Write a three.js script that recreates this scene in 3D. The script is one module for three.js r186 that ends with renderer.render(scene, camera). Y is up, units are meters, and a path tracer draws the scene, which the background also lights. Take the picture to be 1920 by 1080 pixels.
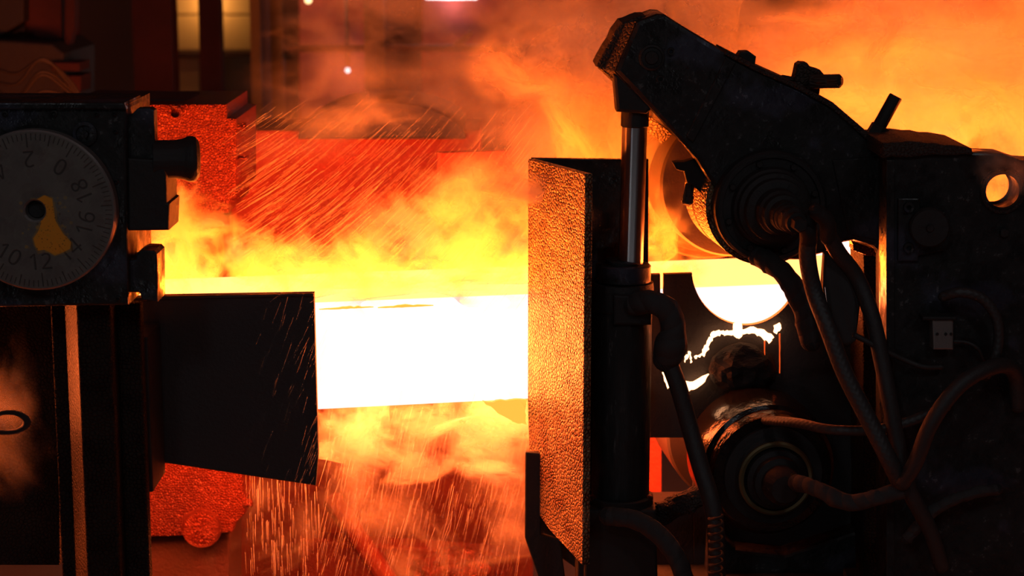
import * as THREE from 'three';
import { mergeGeometries, toCreasedNormals } from 'three/addons/utils/BufferGeometryUtils.js';
import { RoundedBoxGeometry } from 'three/addons/geometries/RoundedBoxGeometry.js';
import { RectAreaLightUniformsLib } from 'three/addons/lights/RectAreaLightUniformsLib.js';

// ------------------------------------------------------------------ renderer, camera, light
const scene = new THREE.Scene();
const renderer = new THREE.WebGLRenderer({ antialias: true });
renderer.toneMapping = THREE.LinearToneMapping;
renderer.toneMappingExposure = 1.0;
renderer.shadowMap.enabled = true;
RectAreaLightUniformsLib.init();
scene.background = new THREE.Color(0, 0, 0);

const FOCAL = 3700, PITCH = 10.6 * Math.PI / 180, EYE = new THREE.Vector3(0, 2.7, 5);
const camera = new THREE.PerspectiveCamera(2 * Math.atan(540 / FOCAL) * 180 / Math.PI, 16 / 9, 0.1, 80);
camera.position.copy(EYE);
camera.rotation.x = -PITCH;
camera.focus = 4.75;
camera.userData.fStop = 3.2;
const FWD = new THREE.Vector3(0, -Math.sin(PITCH), -Math.cos(PITCH)), UPV = new THREE.Vector3(0, Math.cos(PITCH), -Math.sin(PITCH));

const HOT = new THREE.Color().setRGB(1, 0.125, 0.003);       // colour of the heat light
const HOT_POWER = 36;                                        // radiance of the hot bar's faces
const HALL_COOL = new THREE.Color().setRGB(0.86, 0.93, 1.0);
const HALL_POWER = 11;

// ------------------------------------------------------------------ helpers
let seed = 12345;
function rnd() { seed = (seed + 0x6d2b79f5) | 0; let t = Math.imul(seed ^ (seed >>> 15), 1 | seed); t = (t + Math.imul(t ^ (t >>> 7), 61 | t)) ^ t; return ((t ^ (t >>> 14)) >>> 0) / 4294967296; }
const rr = (a, b) => a + (b - a) * rnd();
const V = (x, y, z) => new THREE.Vector3(x, y, z);
// a measurement on the photograph (1920 x 1080) turned into metres on the upright plane at depth z
function at(px, py, z) {
  const d = V((px - 960) / FOCAL, 0, 0).addScaledVector(UPV, -(py - 540) / FOCAL).add(FWD);
  return EYE.clone().addScaledVector(d, (z - EYE.z) / d.z);
}
const metre = (px, py, z) => 1 / (at(px, py, z).sub(EYE).dot(FWD) / FOCAL);  // pixels per metre there
const used = {};
function numbered(name) { const n = used[name] = (used[name] ?? -1) + 1; return n ? name + '_' + String(n).padStart(3, '0') : name; }
function shade(m) { m.castShadow = true; m.receiveShadow = true; return m; }
function thing(name, label, category, base, group) {
  const o = new THREE.Group(); o.name = numbered(name); o.position.copy(base); scene.add(o);
  o.userData = { label, category }; if (group) o.userData.group = group;
  return o;
}
// geometries are made in the hall's own metres; part() moves them to the axes of the thing they belong to
function part(name, geos, mat, parent, label) {
  const list = [].concat(geos); let g = list.length > 1 ? mergeGeometries(list.map((x) => { const c = x.index ? x.toNonIndexed() : x.clone(); for (const k of Object.keys(c.attributes)) if (!['position', 'normal', 'uv'].includes(k)) c.deleteAttribute(k); return c; })) : list[0].clone();
  let top = parent; while (top.parent && top.parent !== scene) top = top.parent;
  g.translate(-top.position.x, -top.position.y, -top.position.z);
  const m = shade(new THREE.Mesh(g, mat)); m.name = name; if (label) m.userData.label = label;
  parent.add(m); return m;
}
function single(name, geos, mat, label, category, group) {
  const list = [].concat(geos); let g = list.length > 1 ? mergeGeometries(list.map((x) => (x.index ? x.toNonIndexed() : x.clone()))) : list[0].clone();
  g.computeBoundingBox(); const b = g.boundingBox, c = V((b.min.x + b.max.x) / 2, b.min.y, (b.min.z + b.max.z) / 2);
  g.translate(-c.x, -c.y, -c.z);
  const m = shade(new THREE.Mesh(g, mat)); m.name = numbered(name); m.position.copy(c); scene.add(m);
  m.userData = { label, category }; if (group) m.userData.group = group; return m;
}
function struct(name, g, mat) { const m = shade(new THREE.Mesh(g, mat)); m.name = name; m.userData.kind = 'structure'; scene.add(m); return m; }
const scaleUV = (g, u, v) => { const a = g.attributes.uv; for (let i = 0; i < a.count; i++) a.setXY(i, a.getX(i) * u, a.getY(i) * v); return g; };
function boxUV(g) { // metres, by the way each face points
  g = g.index ? g.toNonIndexed() : g; const p = g.attributes.position, n = g.attributes.normal, uv = new Float32Array(p.count * 2);
  for (let i = 0; i < p.count; i++) { const ax = Math.abs(n.getX(i)), ay = Math.abs(n.getY(i)), az = Math.abs(n.getZ(i)), x = p.getX(i), y = p.getY(i), z = p.getZ(i);
    const q = az >= ax && az >= ay ? [x, y] : ax >= ay ? [z, y] : [x, z]; uv[2 * i] = q[0]; uv[2 * i + 1] = q[1]; }
  g.setAttribute('uv', new THREE.BufferAttribute(uv, 2)); return g;
}
// outline measured at depth z, made into a body that reaches back by depth
function plate(pts, z, depth, bevel = 0.004, holes = []) {
  const w = pts.map(([x, y]) => { const p = at(x, y, z); return new THREE.Vector2(p.x, p.y); });
  const s = new THREE.Shape(w);
  for (const [cx, cy, r] of holes) { const c = at(cx, cy, z), h = new THREE.Path(); h.absarc(c.x, c.y, r / metre(cx, cy, z), 0, Math.PI * 2, true); s.holes.push(h); }
  const g = new THREE.ExtrudeGeometry(s, { depth: depth - 2 * bevel, bevelEnabled: bevel > 0, bevelThickness: bevel, bevelSize: bevel, bevelOffset: -bevel, bevelSegments: 2, curveSegments: 32 });
  g.translate(0, 0, z - depth + bevel); return boxUV(g);
}
// the same with an edge chipped at random, for torn and slag-crusted outlines
function ragged(pts, step, amp) {
  const o = []; for (let i = 0; i < pts.length; i++) { const a = pts[i], b = pts[(i + 1) % pts.length], L = Math.hypot(b[0] - a[0], b[1] - a[1]), n = Math.max(1, Math.round(L / step));
    for (let k = 0; k < n; k++) { const t = k / n, e = k ? amp : amp * 0.5; o.push([a[0] + (b[0] - a[0]) * t + rr(-e, e), a[1] + (b[1] - a[1]) * t + rr(-e, e)]); } }
  return o;
}
function box(x0, x1, y0, y1, z0, z1, r = 0.006) {
  const g = new RoundedBoxGeometry(x1 - x0, y1 - y0, z1 - z0, 2, Math.min(r, (x1 - x0) / 2.1, (y1 - y0) / 2.1, (z1 - z0) / 2.1)); g.translate((x0 + x1) / 2, (y0 + y1) / 2, (z0 + z1) / 2); return boxUV(g);
}
function turned(profile, from, to, seg = 48) { // profile [radius, distance along]; body of revolution along from -> to
  const g0 = new THREE.LatheGeometry(profile.map(([r, h]) => new THREE.Vector2(Math.max(r, 1e-4), h)), seg);
  let L = 0, R = 0; for (let i = 0; i < profile.length; i++) { R = Math.max(R, profile[i][0]); if (i) L += Math.hypot(profile[i][0] - profile[i - 1][0], profile[i][1] - profile[i - 1][1]); }
  scaleUV(g0, 2 * Math.PI * R, L); const g = toCreasedNormals(g0, 0.5);
  g.applyQuaternion(new THREE.Quaternion().setFromUnitVectors(V(0, 1, 0), to.clone().sub(from).normalize())); g.translate(from.x, from.y, from.z); return g;
}
function rod(from, to, r, c = 0.003, seg = 32) { const L = from.distanceTo(to); c = Math.min(c, r * 0.4, L * 0.3); return turned([[0, 0], [r - c, 0], [r, c], [r, L - c], [r - c, L], [0, L]], from, to, seg); }
function hex(from, dir, r, h) { return turned([[0, 0], [r, 0], [r, h * 0.8], [r * 0.86, h], [0, h]], from, from.clone().add(dir), 6); }
const noise3 = (() => { // value noise
  const P = new Float32Array(4096); for (let i = 0; i < 4096; i++) P[i] = rnd(); const h = (x, y, z) => P[(Math.imul(x, 73856093) ^ Math.imul(y, 19349663) ^ Math.imul(z, 83492791)) & 4095];
  const f = (t) => t * t * (3 - 2 * t);
  return (x, y, z) => { const X = Math.floor(x), Y = Math.floor(y), Z = Math.floor(z), u = f(x - X), v = f(y - Y), w = f(z - Z), l = (a, b, t) => a + (b - a) * t;
    return l(l(l(h(X, Y, Z), h(X + 1, Y, Z), u), l(h(X, Y + 1, Z), h(X + 1, Y + 1, Z), u), v), l(l(h(X, Y, Z + 1), h(X + 1, Y, Z + 1), u), l(h(X, Y + 1, Z + 1), h(X + 1, Y + 1, Z + 1), u), v), w) * 2 - 1; };
})();
function lumpy(g, amp, freq) { const p = g.attributes.position, n = g.attributes.normal; const d = [];
  for (let i = 0; i < p.count; i++) { const x = p.getX(i) * freq, y = p.getY(i) * freq, z = p.getZ(i) * freq; d.push(amp * (noise3(x, y, z) + 0.5 * noise3(2.1 * x, 2.1 * y, 2.1 * z))); }
  for (let i = 0; i < p.count; i++) p.setXYZ(i, p.getX(i) + n.getX(i) * d[i], p.getY(i) + n.getY(i) * d[i], p.getZ(i) + n.getZ(i) * d[i]);
  g.computeVertexNormals(); return g; }
function hose(pts, r, { lump = 0, freq = 30, seg = 12, taper } = {}) { // pts: [px, py, z]
  const c = new THREE.CatmullRomCurve3(pts.map((p) => at(...p)), false, 'centripetal'), L = c.getLength(), n = Math.max(12, Math.round(L / 0.012));
  const g = new THREE.TubeGeometry(c, n, r, seg, false); scaleUV(g, L, 2 * Math.PI * r);
  if (taper) { const p = g.attributes.position; for (let i = 0; i <= n; i++) { const q = c.getPointAt(i / n), k = taper(i / n); for (let j = 0; j <= seg; j++) { const a = i * (seg + 1) + j; p.setXYZ(a, q.x + (p.getX(a) - q.x) * k, q.y + (p.getY(a) - q.y) * k, q.z + (p.getZ(a) - q.z) * k); } } g.computeVertexNormals(); }
  if (lump) lumpy(g, lump, freq);
  const caps = [0, 1].map((t) => { const s = new THREE.SphereGeometry(r * (taper ? taper(t) : 1) * 0.98, seg, 8); const q = c.getPointAt(t); s.translate(q.x, q.y, q.z); return s; });
  return mergeGeometries([g.toNonIndexed(), ...caps.map((s) => s.toNonIndexed())]);
}

// ------------------------------------------------------------------ textures
function tileNoise(size, cells, s) { // tileable value noise
  const P = new Float32Array(cells * cells); for (let i = 0; i < P.length; i++) P[i] = s(); const o = new Float32Array(size * size), f = (t) => t * t * (3 - 2 * t);
  for (let y = 0; y < size; y++) { const Y = y / size * cells, y0 = Math.floor(Y) % cells, y1 = (y0 + 1) % cells, v = f(Y - Math.floor(Y));
    for (let x = 0; x < size; x++) { const X = x / size * cells, x0 = Math.floor(X) % cells, x1 = (x0 + 1) % cells, u = f(X - Math.floor(X));
      o[y * size + x] = (P[y0 * cells + x0] * (1 - u) + P[y0 * cells + x1] * u) * (1 - v) + (P[y1 * cells + x0] * (1 - u) + P[y1 * cells + x1] * u) * v; } } return o; }
function fbm(size, cells, oct, gain = 0.5) { const o = new Float32Array(size * size); let a = 1, t = 0, c = cells; for (let k = 0; k < oct && c <= size; k++) { const n = tileNoise(size, c, rnd); for (let i = 0; i < o.length; i++) o[i] += a * n[i]; t += a; a *= gain; c *= 2; } for (let i = 0; i < o.length; i++) o[i] /= t; return o; }
function cellular(size, cells) { // tileable distance to nearest and second nearest point
  const px = [], py = []; for (let i = 0; i < cells * cells; i++) { px.push(rnd()); py.push(rnd()); } const o = new Float32Array(size * size);
  for (let y = 0; y < size; y++) for (let x = 0; x < size; x++) { const X = x / size * cells, Y = y / size * cells, cx = Math.floor(X), cy = Math.floor(Y); let d1 = 9, d2 = 9;
    for (let j = -1; j <= 1; j++) for (let i = -1; i <= 1; i++) { const a = (cx + i + cells) % cells, b = (cy + j + cells) % cells, k = b * cells + a, d = Math.hypot(cx + i + px[k] - X, cy + j + py[k] - Y); if (d < d1) { d2 = d1; d1 = d; } else if (d < d2) d2 = d; }
    o[y * size + x] = d2 - d1; } return o; }
const sstep = (a, b, x) => { const t = Math.min(1, Math.max(0, (x - a) / (b - a))); return t * t * (3 - 2 * t); };
function tex(size, fn, { srgb = false, repeat = 1, repeatY } = {}) { const d = new Uint8Array(size * size * 4); for (let i = 0; i < size * size; i++) { const c = fn(i, i % size, Math.floor(i / size)); for (let k = 0; k < 3; k++) d[4 * i + k] = Math.max(0, Math.min(255, c[k] * 255)); d[4 * i + 3] = 255; }
  const t = new THREE.DataTexture(d, size, size); t.magFilter = THREE.LinearFilter; t.minFilter = THREE.LinearMipmapLinearFilter; t.generateMipmaps = true; t.wrapS = t.wrapT = THREE.RepeatWrapping; t.repeat.set(repeat, repeatY ?? repeat); if (srgb) t.colorSpace = THREE.SRGBColorSpace; t.needsUpdate = true; return t; }
const grey = (v) => [v, v, v];
const NA = fbm(512, 4, 7, 0.55), NB = fbm(512, 8, 6, 0.6), NC = fbm(512, 32, 4, 0.7), CE = cellular(512, 40), STRK = (() => { const a = tileNoise(512, 64, rnd), b = tileNoise(512, 4, rnd), o = new Float32Array(512 * 512); const col = tileNoise(512, 128, rnd); for (let y = 0; y < 512; y++) for (let x = 0; x < 512; x++) o[y * 512 + x] = 0.6 * col[(Math.floor(y / 9) % 512) * 512 + x] + 0.4 * b[y * 512 + x] + 0 * a[0]; return o; })();
const bumpFine = tex(512, (i) => grey(0.6 * NC[i] + 0.4 * NB[i]), { repeat: 4 });
const bumpGrease = tex(512, (i) => grey(0.75 * NA[i] + 0.25 * NC[i]), { repeat: 2.2 });
const roughGrease = tex(512, (i) => grey(0.30 + 0.55 * sstep(0.3, 0.7, NB[i])), { repeat: 2.2 });
const greaseMap = tex(512, (i) => { const w = sstep(0.53, 0.7, NA[i]), s = sstep(0.66, 0.78, NC[i]) * sstep(0.45, 0.6, NB[i]); const b = 0.14 + 0.05 * NC[i]; return [b + 0.06 * w + 0.14 * s, b + 0.068 * w + 0.14 * s, b + 0.11 * w + 0.14 * s]; }, { srgb: true, repeat: 2.2 });
const crust = tex(512, (i) => grey(0.6 * sstep(0, 0.5, CE[i]) + 0.4 * NC[i]), { repeat: 2.6 });
const crustFine = crust.clone(); crustFine.repeat.set(3.4, 3.4); crustFine.needsUpdate = true;
const crustColor = tex(512, (i) => { const q = sstep(0.35, 0.62, NB[i]), k = (sstep(0.02, 0.28, CE[i]) * (0.35 + 0.65 * q) + 0.65 * (1 - q)) * 0.6 + 0.4 * NA[i], r = sstep(0.5, 0.68, NB[i]); return [0.15 + 0.62 * k - 0.04 * r, 0.13 + 0.58 * k - 0.1 * r, 0.12 + 0.54 * k - 0.12 * r]; }, { srgb: true, repeat: 2.6 });
const rustMap = tex(512, (i) => { const k = NA[i], s = NC[i]; return [0.42 + 0.25 * k + 0.1 * s, 0.20 + 0.16 * k * s, 0.13 + 0.07 * s]; }, { srgb: true, repeat: 1 });
const braid = tex(128, (i, x, y) => grey(0.5 + 0.25 * Math.sin((x + y) / 128 * 2 * Math.PI * 4) + 0.25 * Math.sin((x - y) / 128 * 2 * Math.PI * 4)), { repeat: 16 });
const wrapBump = tex(512, (i, x, y) => grey(0.5 * Math.abs(Math.sin((x + 40 * NA[i] + y * 0.3) / 512 * Math.PI * 10)) + 0.5 * NB[i]), { repeat: 3 });

const M = {};
const std = (name, o) => { const m = new THREE.MeshPhysicalMaterial(o); m.name = name; M[name] = m; return m; };
const rgb = (r, g, b) => new THREE.Color().setRGB(r, g, b);
std('greasy_steel', { color: rgb(1, 1, 1), specularIntensity: 0.5, map: greaseMap, roughness: 0.9, roughnessMap: roughGrease, metalness: 0.35, bumpMap: bumpGrease, bumpScale: 0.006 });
std('dark_steel', { color: rgb(0.022, 0.021, 0.022), roughness: 0.62, metalness: 0.2, bumpMap: bumpFine, bumpScale: 0.002 });
std('black_iron', { color: rgb(0.012, 0.011, 0.011), roughness: 0.7, metalness: 0.1, bumpMap: bumpGrease, bumpScale: 0.006 });
std('crusted_steel', { color: rgb(0.9, 0.72, 0.46), map: crustColor, roughness: 0.42, metalness: 0.4, bumpMap: crust, bumpScale: 0.012 });
std('scaled_steel', { color: rgb(0.42, 0.36, 0.38), map: rustMap, roughness: 0.28, metalness: 0.5, bumpMap: crustFine, bumpScale: 0.007 });
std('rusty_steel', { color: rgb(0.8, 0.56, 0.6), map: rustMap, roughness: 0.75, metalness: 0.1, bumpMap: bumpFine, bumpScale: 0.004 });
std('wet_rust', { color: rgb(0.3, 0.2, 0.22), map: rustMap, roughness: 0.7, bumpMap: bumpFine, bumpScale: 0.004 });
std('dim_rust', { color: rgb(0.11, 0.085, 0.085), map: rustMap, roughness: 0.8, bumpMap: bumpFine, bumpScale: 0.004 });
std('roll_steel', { color: rgb(0.08, 0.058, 0.05), roughness: 0.5, metalness: 0.4, bumpMap: bumpFine, bumpScale: 0.001 });
std('chrome', { color: rgb(0.4, 0.39, 0.39), roughness: 0.32, metalness: 1 });
std('rubber', { color: rgb(0.02, 0.019, 0.019), roughness: 0.6, bumpMap: bumpFine, bumpScale: 0.002 });
std('braided_rubber', { color: rgb(0.026, 0.025, 0.025), roughness: 0.55, bumpMap: braid, bumpScale: 0.0008 });
std('wrapping', { color: rgb(0.028, 0.026, 0.026), roughness: 0.85, bumpMap: wrapBump, bumpScale: 0.006 });
std('yellow_paint', { color: rgb(0.14, 0.09, 0.012), roughness: 0.6, bumpMap: bumpFine, bumpScale: 0.002 });
std('grey_paint', { color: rgb(0.09, 0.085, 0.095), roughness: 0.6, bumpMap: bumpFine, bumpScale: 0.002 });
std('hood_paint', { color: rgb(0.045, 0.042, 0.05), roughness: 0.7, bumpMap: bumpFine, bumpScale: 0.002 });
std('cream_panel', { color: rgb(0.32, 0.2, 0.085), roughness: 0.7, bumpMap: bumpFine, bumpScale: 0.001 });
std('brass', { color: rgb(0.16, 0.13, 0.06), roughness: 0.5, metalness: 0.6 });
std('concrete', { color: rgb(0.16, 0.14, 0.13), roughness: 0.5, bumpMap: bumpGrease, bumpScale: 0.01 });
std('hall_sheet', { color: rgb(0.1, 0.07, 0.06), roughness: 0.85, bumpMap: bumpFine, bumpScale: 0.003 });
std('hot_metal', { color: rgb(0.3, 0.2, 0.15), emissive: rgb(1.5, 1.08, 1.0), roughness: 0.8 });
std('hot_scale', { color: rgb(0.2, 0.12, 0.08), emissive: rgb(5, 2.2, 1.0), roughness: 0.8 });
std('top_scale', { color: rgb(0.2, 0.12, 0.08), emissive: rgb(2.6, 1.05, 0.3), roughness: 0.8 });
std('cooler_scale', { color: rgb(0.2, 0.12, 0.08), emissive: rgb(1.1, 0.55, 0.06), roughness: 0.9 });
std('drip', { color: rgb(0.2, 0.12, 0.08), emissive: rgb(0.9, 0.09, 0.01), roughness: 0.5 });
std('lamp_glass', { color: rgb(0.8, 0.8, 0.8), emissive: rgb(3, 3, 3.1), roughness: 0.4 });
std('warm_lamp_glass', { color: rgb(0.8, 0.7, 0.5), emissive: rgb(3, 2, 0.9), roughness: 0.4 });

// ------------------------------------------------------------------ the hall
const HALL = { x: 9, zb: -10, zf: 13, top: 8 };
{
  const slab = (x0, x1, y0, y1, z0, z1) => { const g = new THREE.BoxGeometry(x1 - x0, y1 - y0, z1 - z0); g.translate((x0 + x1) / 2, (y0 + y1) / 2, (z0 + z1) / 2); return boxUV(g); };
  struct('floor', slab(-HALL.x, HALL.x, -0.3, 0, HALL.zb, HALL.zf), M.concrete);
  struct('ceiling', slab(-HALL.x, HALL.x, HALL.top, HALL.top + 0.3, HALL.zb, HALL.zf), M.hall_sheet);
  struct('wall_back', slab(-HALL.x, HALL.x, 0, HALL.top, HALL.zb - 0.3, HALL.zb), M.hall_sheet);
  struct('wall_front', slab(-HALL.x, HALL.x, 0, HALL.top, HALL.zf, HALL.zf + 0.3), M.hall_sheet);
  struct('wall_left', slab(-HALL.x - 0.3, -HALL.x, 0, HALL.top, HALL.zb, HALL.zf), M.hall_sheet);
  struct('wall_right', slab(HALL.x, HALL.x + 0.3, 0, HALL.top, HALL.zb, HALL.zf), M.hall_sheet);
}
// two high-bay lamps over the walkway behind the camera: the cool light on the near steel
for (const [x, y, z, lab] of [[-2.2, 6.6, 7.5, 'left'], [2.6, 6.8, 6.5, 'right']]) {
  const t = thing('hall_lamp', 'cool white rectangular hall lamp hung high over the walkway, the ' + lab + ' one', 'lamp', V(x, y, z));
  const aim = V(0.2, 1.6, 0.3);
  const g = new THREE.Group(); g.name = 'lamp_head'; t.add(g); g.lookAt(aim.clone().sub(V(x, y, z)).add(g.position)); t.updateMatrixWorld(true);
  g.quaternion.setFromUnitVectors(V(0, 0, 1), aim.clone().sub(V(x, y, z)).normalize());
  const shell = shade(new THREE.Mesh(new RoundedBoxGeometry(1.3, 0.6, 0.12, 2, 0.02), M.grey_paint)); shell.name = 'housing'; shell.position.z = -0.07; g.add(shell);
  const glass = new THREE.Mesh(new RoundedBoxGeometry(1.2, 0.5, 0.02, 2, 0.008), M.lamp_glass); glass.name = 'lamp_glass'; g.add(glass);
  const l = new THREE.RectAreaLight(HALL_COOL, HALL_POWER, 1.2, 0.5); l.name = 'hall_lamp_light'; l.position.z = 0.02; l.rotation.y = Math.PI; g.add(l);
  part('hanger', rod(V(x, y + 0.2, z), V(x, HALL.top, z), 0.015), M.grey_paint, t);
}

{ // low work lamp on a stand beside the walkway: its streak shows on the polished rod
  const p = V(-0.75, 0.9, 7.2), t = thing('work_lamp', 'white upright work lamp on a stand on the walkway behind the camera', 'lamp', V(p.x, 0, p.z)), d = V(0.35, 1.9, 0.2).sub(p).normalize();
  const g = new THREE.Group(); g.name = 'lamp_head'; g.position.y = p.y; g.quaternion.setFromUnitVectors(V(0, 0, 1), d); t.add(g);
  const shell = shade(new THREE.Mesh(new RoundedBoxGeometry(0.3, 1.2, 0.1, 2, 0.02), M.grey_paint)); shell.name = 'housing'; shell.position.z = -0.06; g.add(shell);
  const glass = new THREE.Mesh(new RoundedBoxGeometry(0.24, 1.1, 0.02, 2, 0.008), M.lamp_glass); glass.name = 'lamp_glass'; g.add(glass);
  const l = new THREE.RectAreaLight(HALL_COOL, 3.6, 0.24, 1.1); l.name = 'work_lamp_light'; l.position.z = 0.02; l.rotation.y = Math.PI; g.add(l);
  part('stand', rod(V(p.x, 0.02, p.z - 0.0), V(p.x, 0.45, p.z), 0.02), M.grey_paint, t); part('foot', box(p.x - 0.2, p.x + 0.2, 0, 0.03, p.z - 0.2, p.z + 0.2), M.grey_paint, t);
}
// ------------------------------------------------------------------ the hot bar
// the bar runs past the camera, its right end 12 degrees further away; the rolls stand square to it
const YAW = 12 * Math.PI / 180, BAR_H = 0.277, BAR_D = 0.42, BAR_L = 4.5, BAR_AT = V(0.041, 1.4665, -0.009);
const ACROSS = V(Math.sin(YAW), 0, Math.cos(YAW));   // across the bar, towards the camera
function onBar(px, py) { let p = at(px, py, 0); for (let i = 0; i < 20; i++) p = at(px, py, BAR_AT.z - Math.tan(YAW) * (p.x - BAR_AT.x)); return [(p.x - BAR_AT.x) / Math.cos(YAW), p.y - BAR_AT.y]; }
{
  const t = thing('glowing_bar', 'long white-hot square steel bar running between the dark guards', 'steel bar', BAR_AT);
  t.rotation.y = YAW; t.updateMatrixWorld(true); const MID = 0.27;   // the bar reaches further to the right
  const g = new RoundedBoxGeometry(BAR_L, BAR_H, BAR_D, 3, 0.012); g.translate(MID, BAR_H / 2, -BAR_D / 2);
  const b = shade(new THREE.Mesh(boxUV(g), M.hot_metal)); b.name = 'bar_body'; t.add(b);
  const light = (w, h, pos, rot) => { const l = new THREE.RectAreaLight(HOT, HOT_POWER, w, h); l.name = 'bar_glow'; l.position.set(...pos); l.rotation.set(...rot); t.add(l); };
  light(BAR_L, BAR_H - 0.01, [MID, BAR_H / 2, 0.004], [0, Math.PI, 0]);
  light(BAR_L, BAR_H - 0.01, [MID, BAR_H / 2, -BAR_D - 0.004], [0, 0, 0]);
  light(BAR_L, BAR_D - 0.01, [MID, BAR_H + 0.006, -BAR_D / 2], [Math.PI / 2, 0, 0]);
  light(BAR_L, BAR_D - 0.01, [MID, -0.004, -BAR_D / 2], [-Math.PI / 2, 0, 0]);
  const ts = new RoundedBoxGeometry(BAR_L - 0.01, 0.003, BAR_D - 0.02, 1, 0.001); ts.translate(MID, BAR_H + 0.001, -BAR_D / 2 - 0.004); const tm = shade(new THREE.Mesh(boxUV(ts), M.top_scale)); tm.name = 'top_scale'; tm.userData.label = 'yellow-glowing cooler scale on the top face'; t.add(tm);
  for (const [x0, x1, y, h] of [[598, 700, 579, 4], [708, 812, 576, 4]]) { // cooled scale along the front edge
    const n = 14, s = []; for (let i = 0; i <= n; i++) { const x = x0 + (x1 - x0) * i / n; s.push([x, y - (x - x0) * 0.043 - h * Math.sin(Math.PI * i / n) * rr(0.3, 1)]); } for (let i = n; i >= 0; i--) { const x = x0 + (x1 - x0) * i / n; s.push([x, y - (x - x0) * 0.043 + 0.6 + h * 0.3 * Math.sin(Math.PI * i / n) * rr(0.2, 1)]); }
    const q = new THREE.ExtrudeGeometry(new THREE.Shape(s.map((p) => new THREE.Vector2(...onBar(...p)))), { depth: 0.008, bevelEnabled: false });
    const m = shade(new THREE.Mesh(q, M.cooler_scale)); m.name = 'scale_streak'; t.add(m);
  }
  { // a torn flap of scale hanging under the bar beside the right guard
    const s = ragged([[905, 752], [985, 748], [986, 796], [960, 790], [948, 782]], 9, 2.5).map((p) => new THREE.Vector2(...onBar(...p)));
    const q = new THREE.ExtrudeGeometry(new THREE.Shape(s), { depth: 0.012, bevelEnabled: false }); q.translate(0, 0, -0.004);
    const m = shade(new THREE.Mesh(q, M.cooler_scale)); m.name = 'scale_flap'; t.add(m);
  }
}

{ // the bar of the next line, hidden behind the right-hand machine: it lights the smoke there
  const L = 2.4, t = thing('glowing_bar', 'second hot bar of the next line, hidden behind the right housing and lighting the smoke', 'steel bar', V(2.15, 1.42, -1.25)); t.rotation.y = YAW;
  const g = new RoundedBoxGeometry(L, BAR_H, BAR_D, 3, 0.012); g.translate(0, BAR_H / 2, -BAR_D / 2); const b = shade(new THREE.Mesh(boxUV(g), M.hot_metal)); b.name = 'bar_body'; t.add(b);
  const light = (w, h, pos, rot) => { const l = new THREE.RectAreaLight(HOT, HOT_POWER, w, h); l.name = 'bar_glow'; l.position.set(...pos); l.rotation.set(...rot); t.add(l); };
  light(L, BAR_H - 0.01, [0, BAR_H / 2, 0.004], [0, Math.PI, 0]); light(L, BAR_D - 0.01, [0, BAR_H + 0.004, -BAR_D / 2], [Math.PI / 2, 0, 0]);
  for (const x of [-0.9, 0.9]) { const q = box(x - 0.06, x + 0.06, -1.42, 0, -BAR_D, 0); q.translate(t.position.x, t.position.y, t.position.z); part('bar_bearer', q, M.black_iron, t); }
}

// ------------------------------------------------------------------ left stand, near side
{
  const z = 0.62, c = at(118, 575, z);
  const t = thing('bearing_block', 'black square steel bearing block behind the graduated dial, bolted bars on its right side', 'machine block', V(c.x, c.y, z));
  part('block_body', plate([[-130, 196], [236, 196], [238, 402], [241, 572], [-130, 578]], z, 0.3, 0.006), M.greasy_steel, t);
  for (const [x, y, r] of [[10, 214, 6], [102, 213, 7], [182, 214, 5], [215, 213, 5], [217, 246, 5], [218, 340, 5], [222, 560, 5]]) { const p = at(x, y, z), m = metre(x, y, z); part('socket_bolt', turned([[0, 0], [r / m, 0], [r / m, 0.004], [r / m * 0.6, 0.006], [r / m * 0.55, 0.001], [0, 0.001]], p, p.clone().add(V(0, 0, 1)), 16), M.black_iron, t); }
  const bp = at(160, 251, z); part('boss', turned([[0, 0], [0.028, 0], [0.027, 0.006], [0.02, 0.008], [0.019, 0.003], [0.009, 0.003], [0.008, 0.012], [0, 0.012]], bp, bp.clone().add(V(0, 0, 1))), M.greasy_steel, t);
  part('block_top_rail', plate([[-130, 192], [232, 193], [236, 205], [-130, 206]], z + 0.012, 0.2, 0.004), M.greasy_steel, t);
  part('slide_bar', plate([[236, 217], [247, 214], [258, 203], [281, 202], [289, 207], [291, 300], [238, 305]], z - 0.03, 0.04, 0.004), M.greasy_steel, t);
  part('side_bracket', plate([[238, 296], [303, 300], [312, 330], [313, 380], [318, 382], [316, 432], [240, 433]], z - 0.015, 0.14, 0.005), M.black_iron, t);
  part('lower_clamp', plate([[240, 488], [254, 487], [257, 474], [268, 469], [289, 470], [295, 476], [296, 566], [266, 563], [262, 549], [240, 548]], z - 0.03, 0.1, 0.004), M.greasy_steel, t);
  // the flared guide spool looking out of the bracket
  const a = at(286, 299, 0.57), m = metre(300, 299, 0.55), L = (372 - 286) / m, q = (v) => v / m;
  part('spool', turned([[0, 0], [q(36), 0], [q(36), q(40)], [q(37.5), q(52)], [q(40), q(60)], [q(43), q(66)], [q(43.5), q(74)], [q(41), q(80)], [q(33), L], [q(20), L + 0.002], [0, L]], a, a.clone().add(V(1, -0.015, -0.22))), M.black_iron, t);
}
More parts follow.
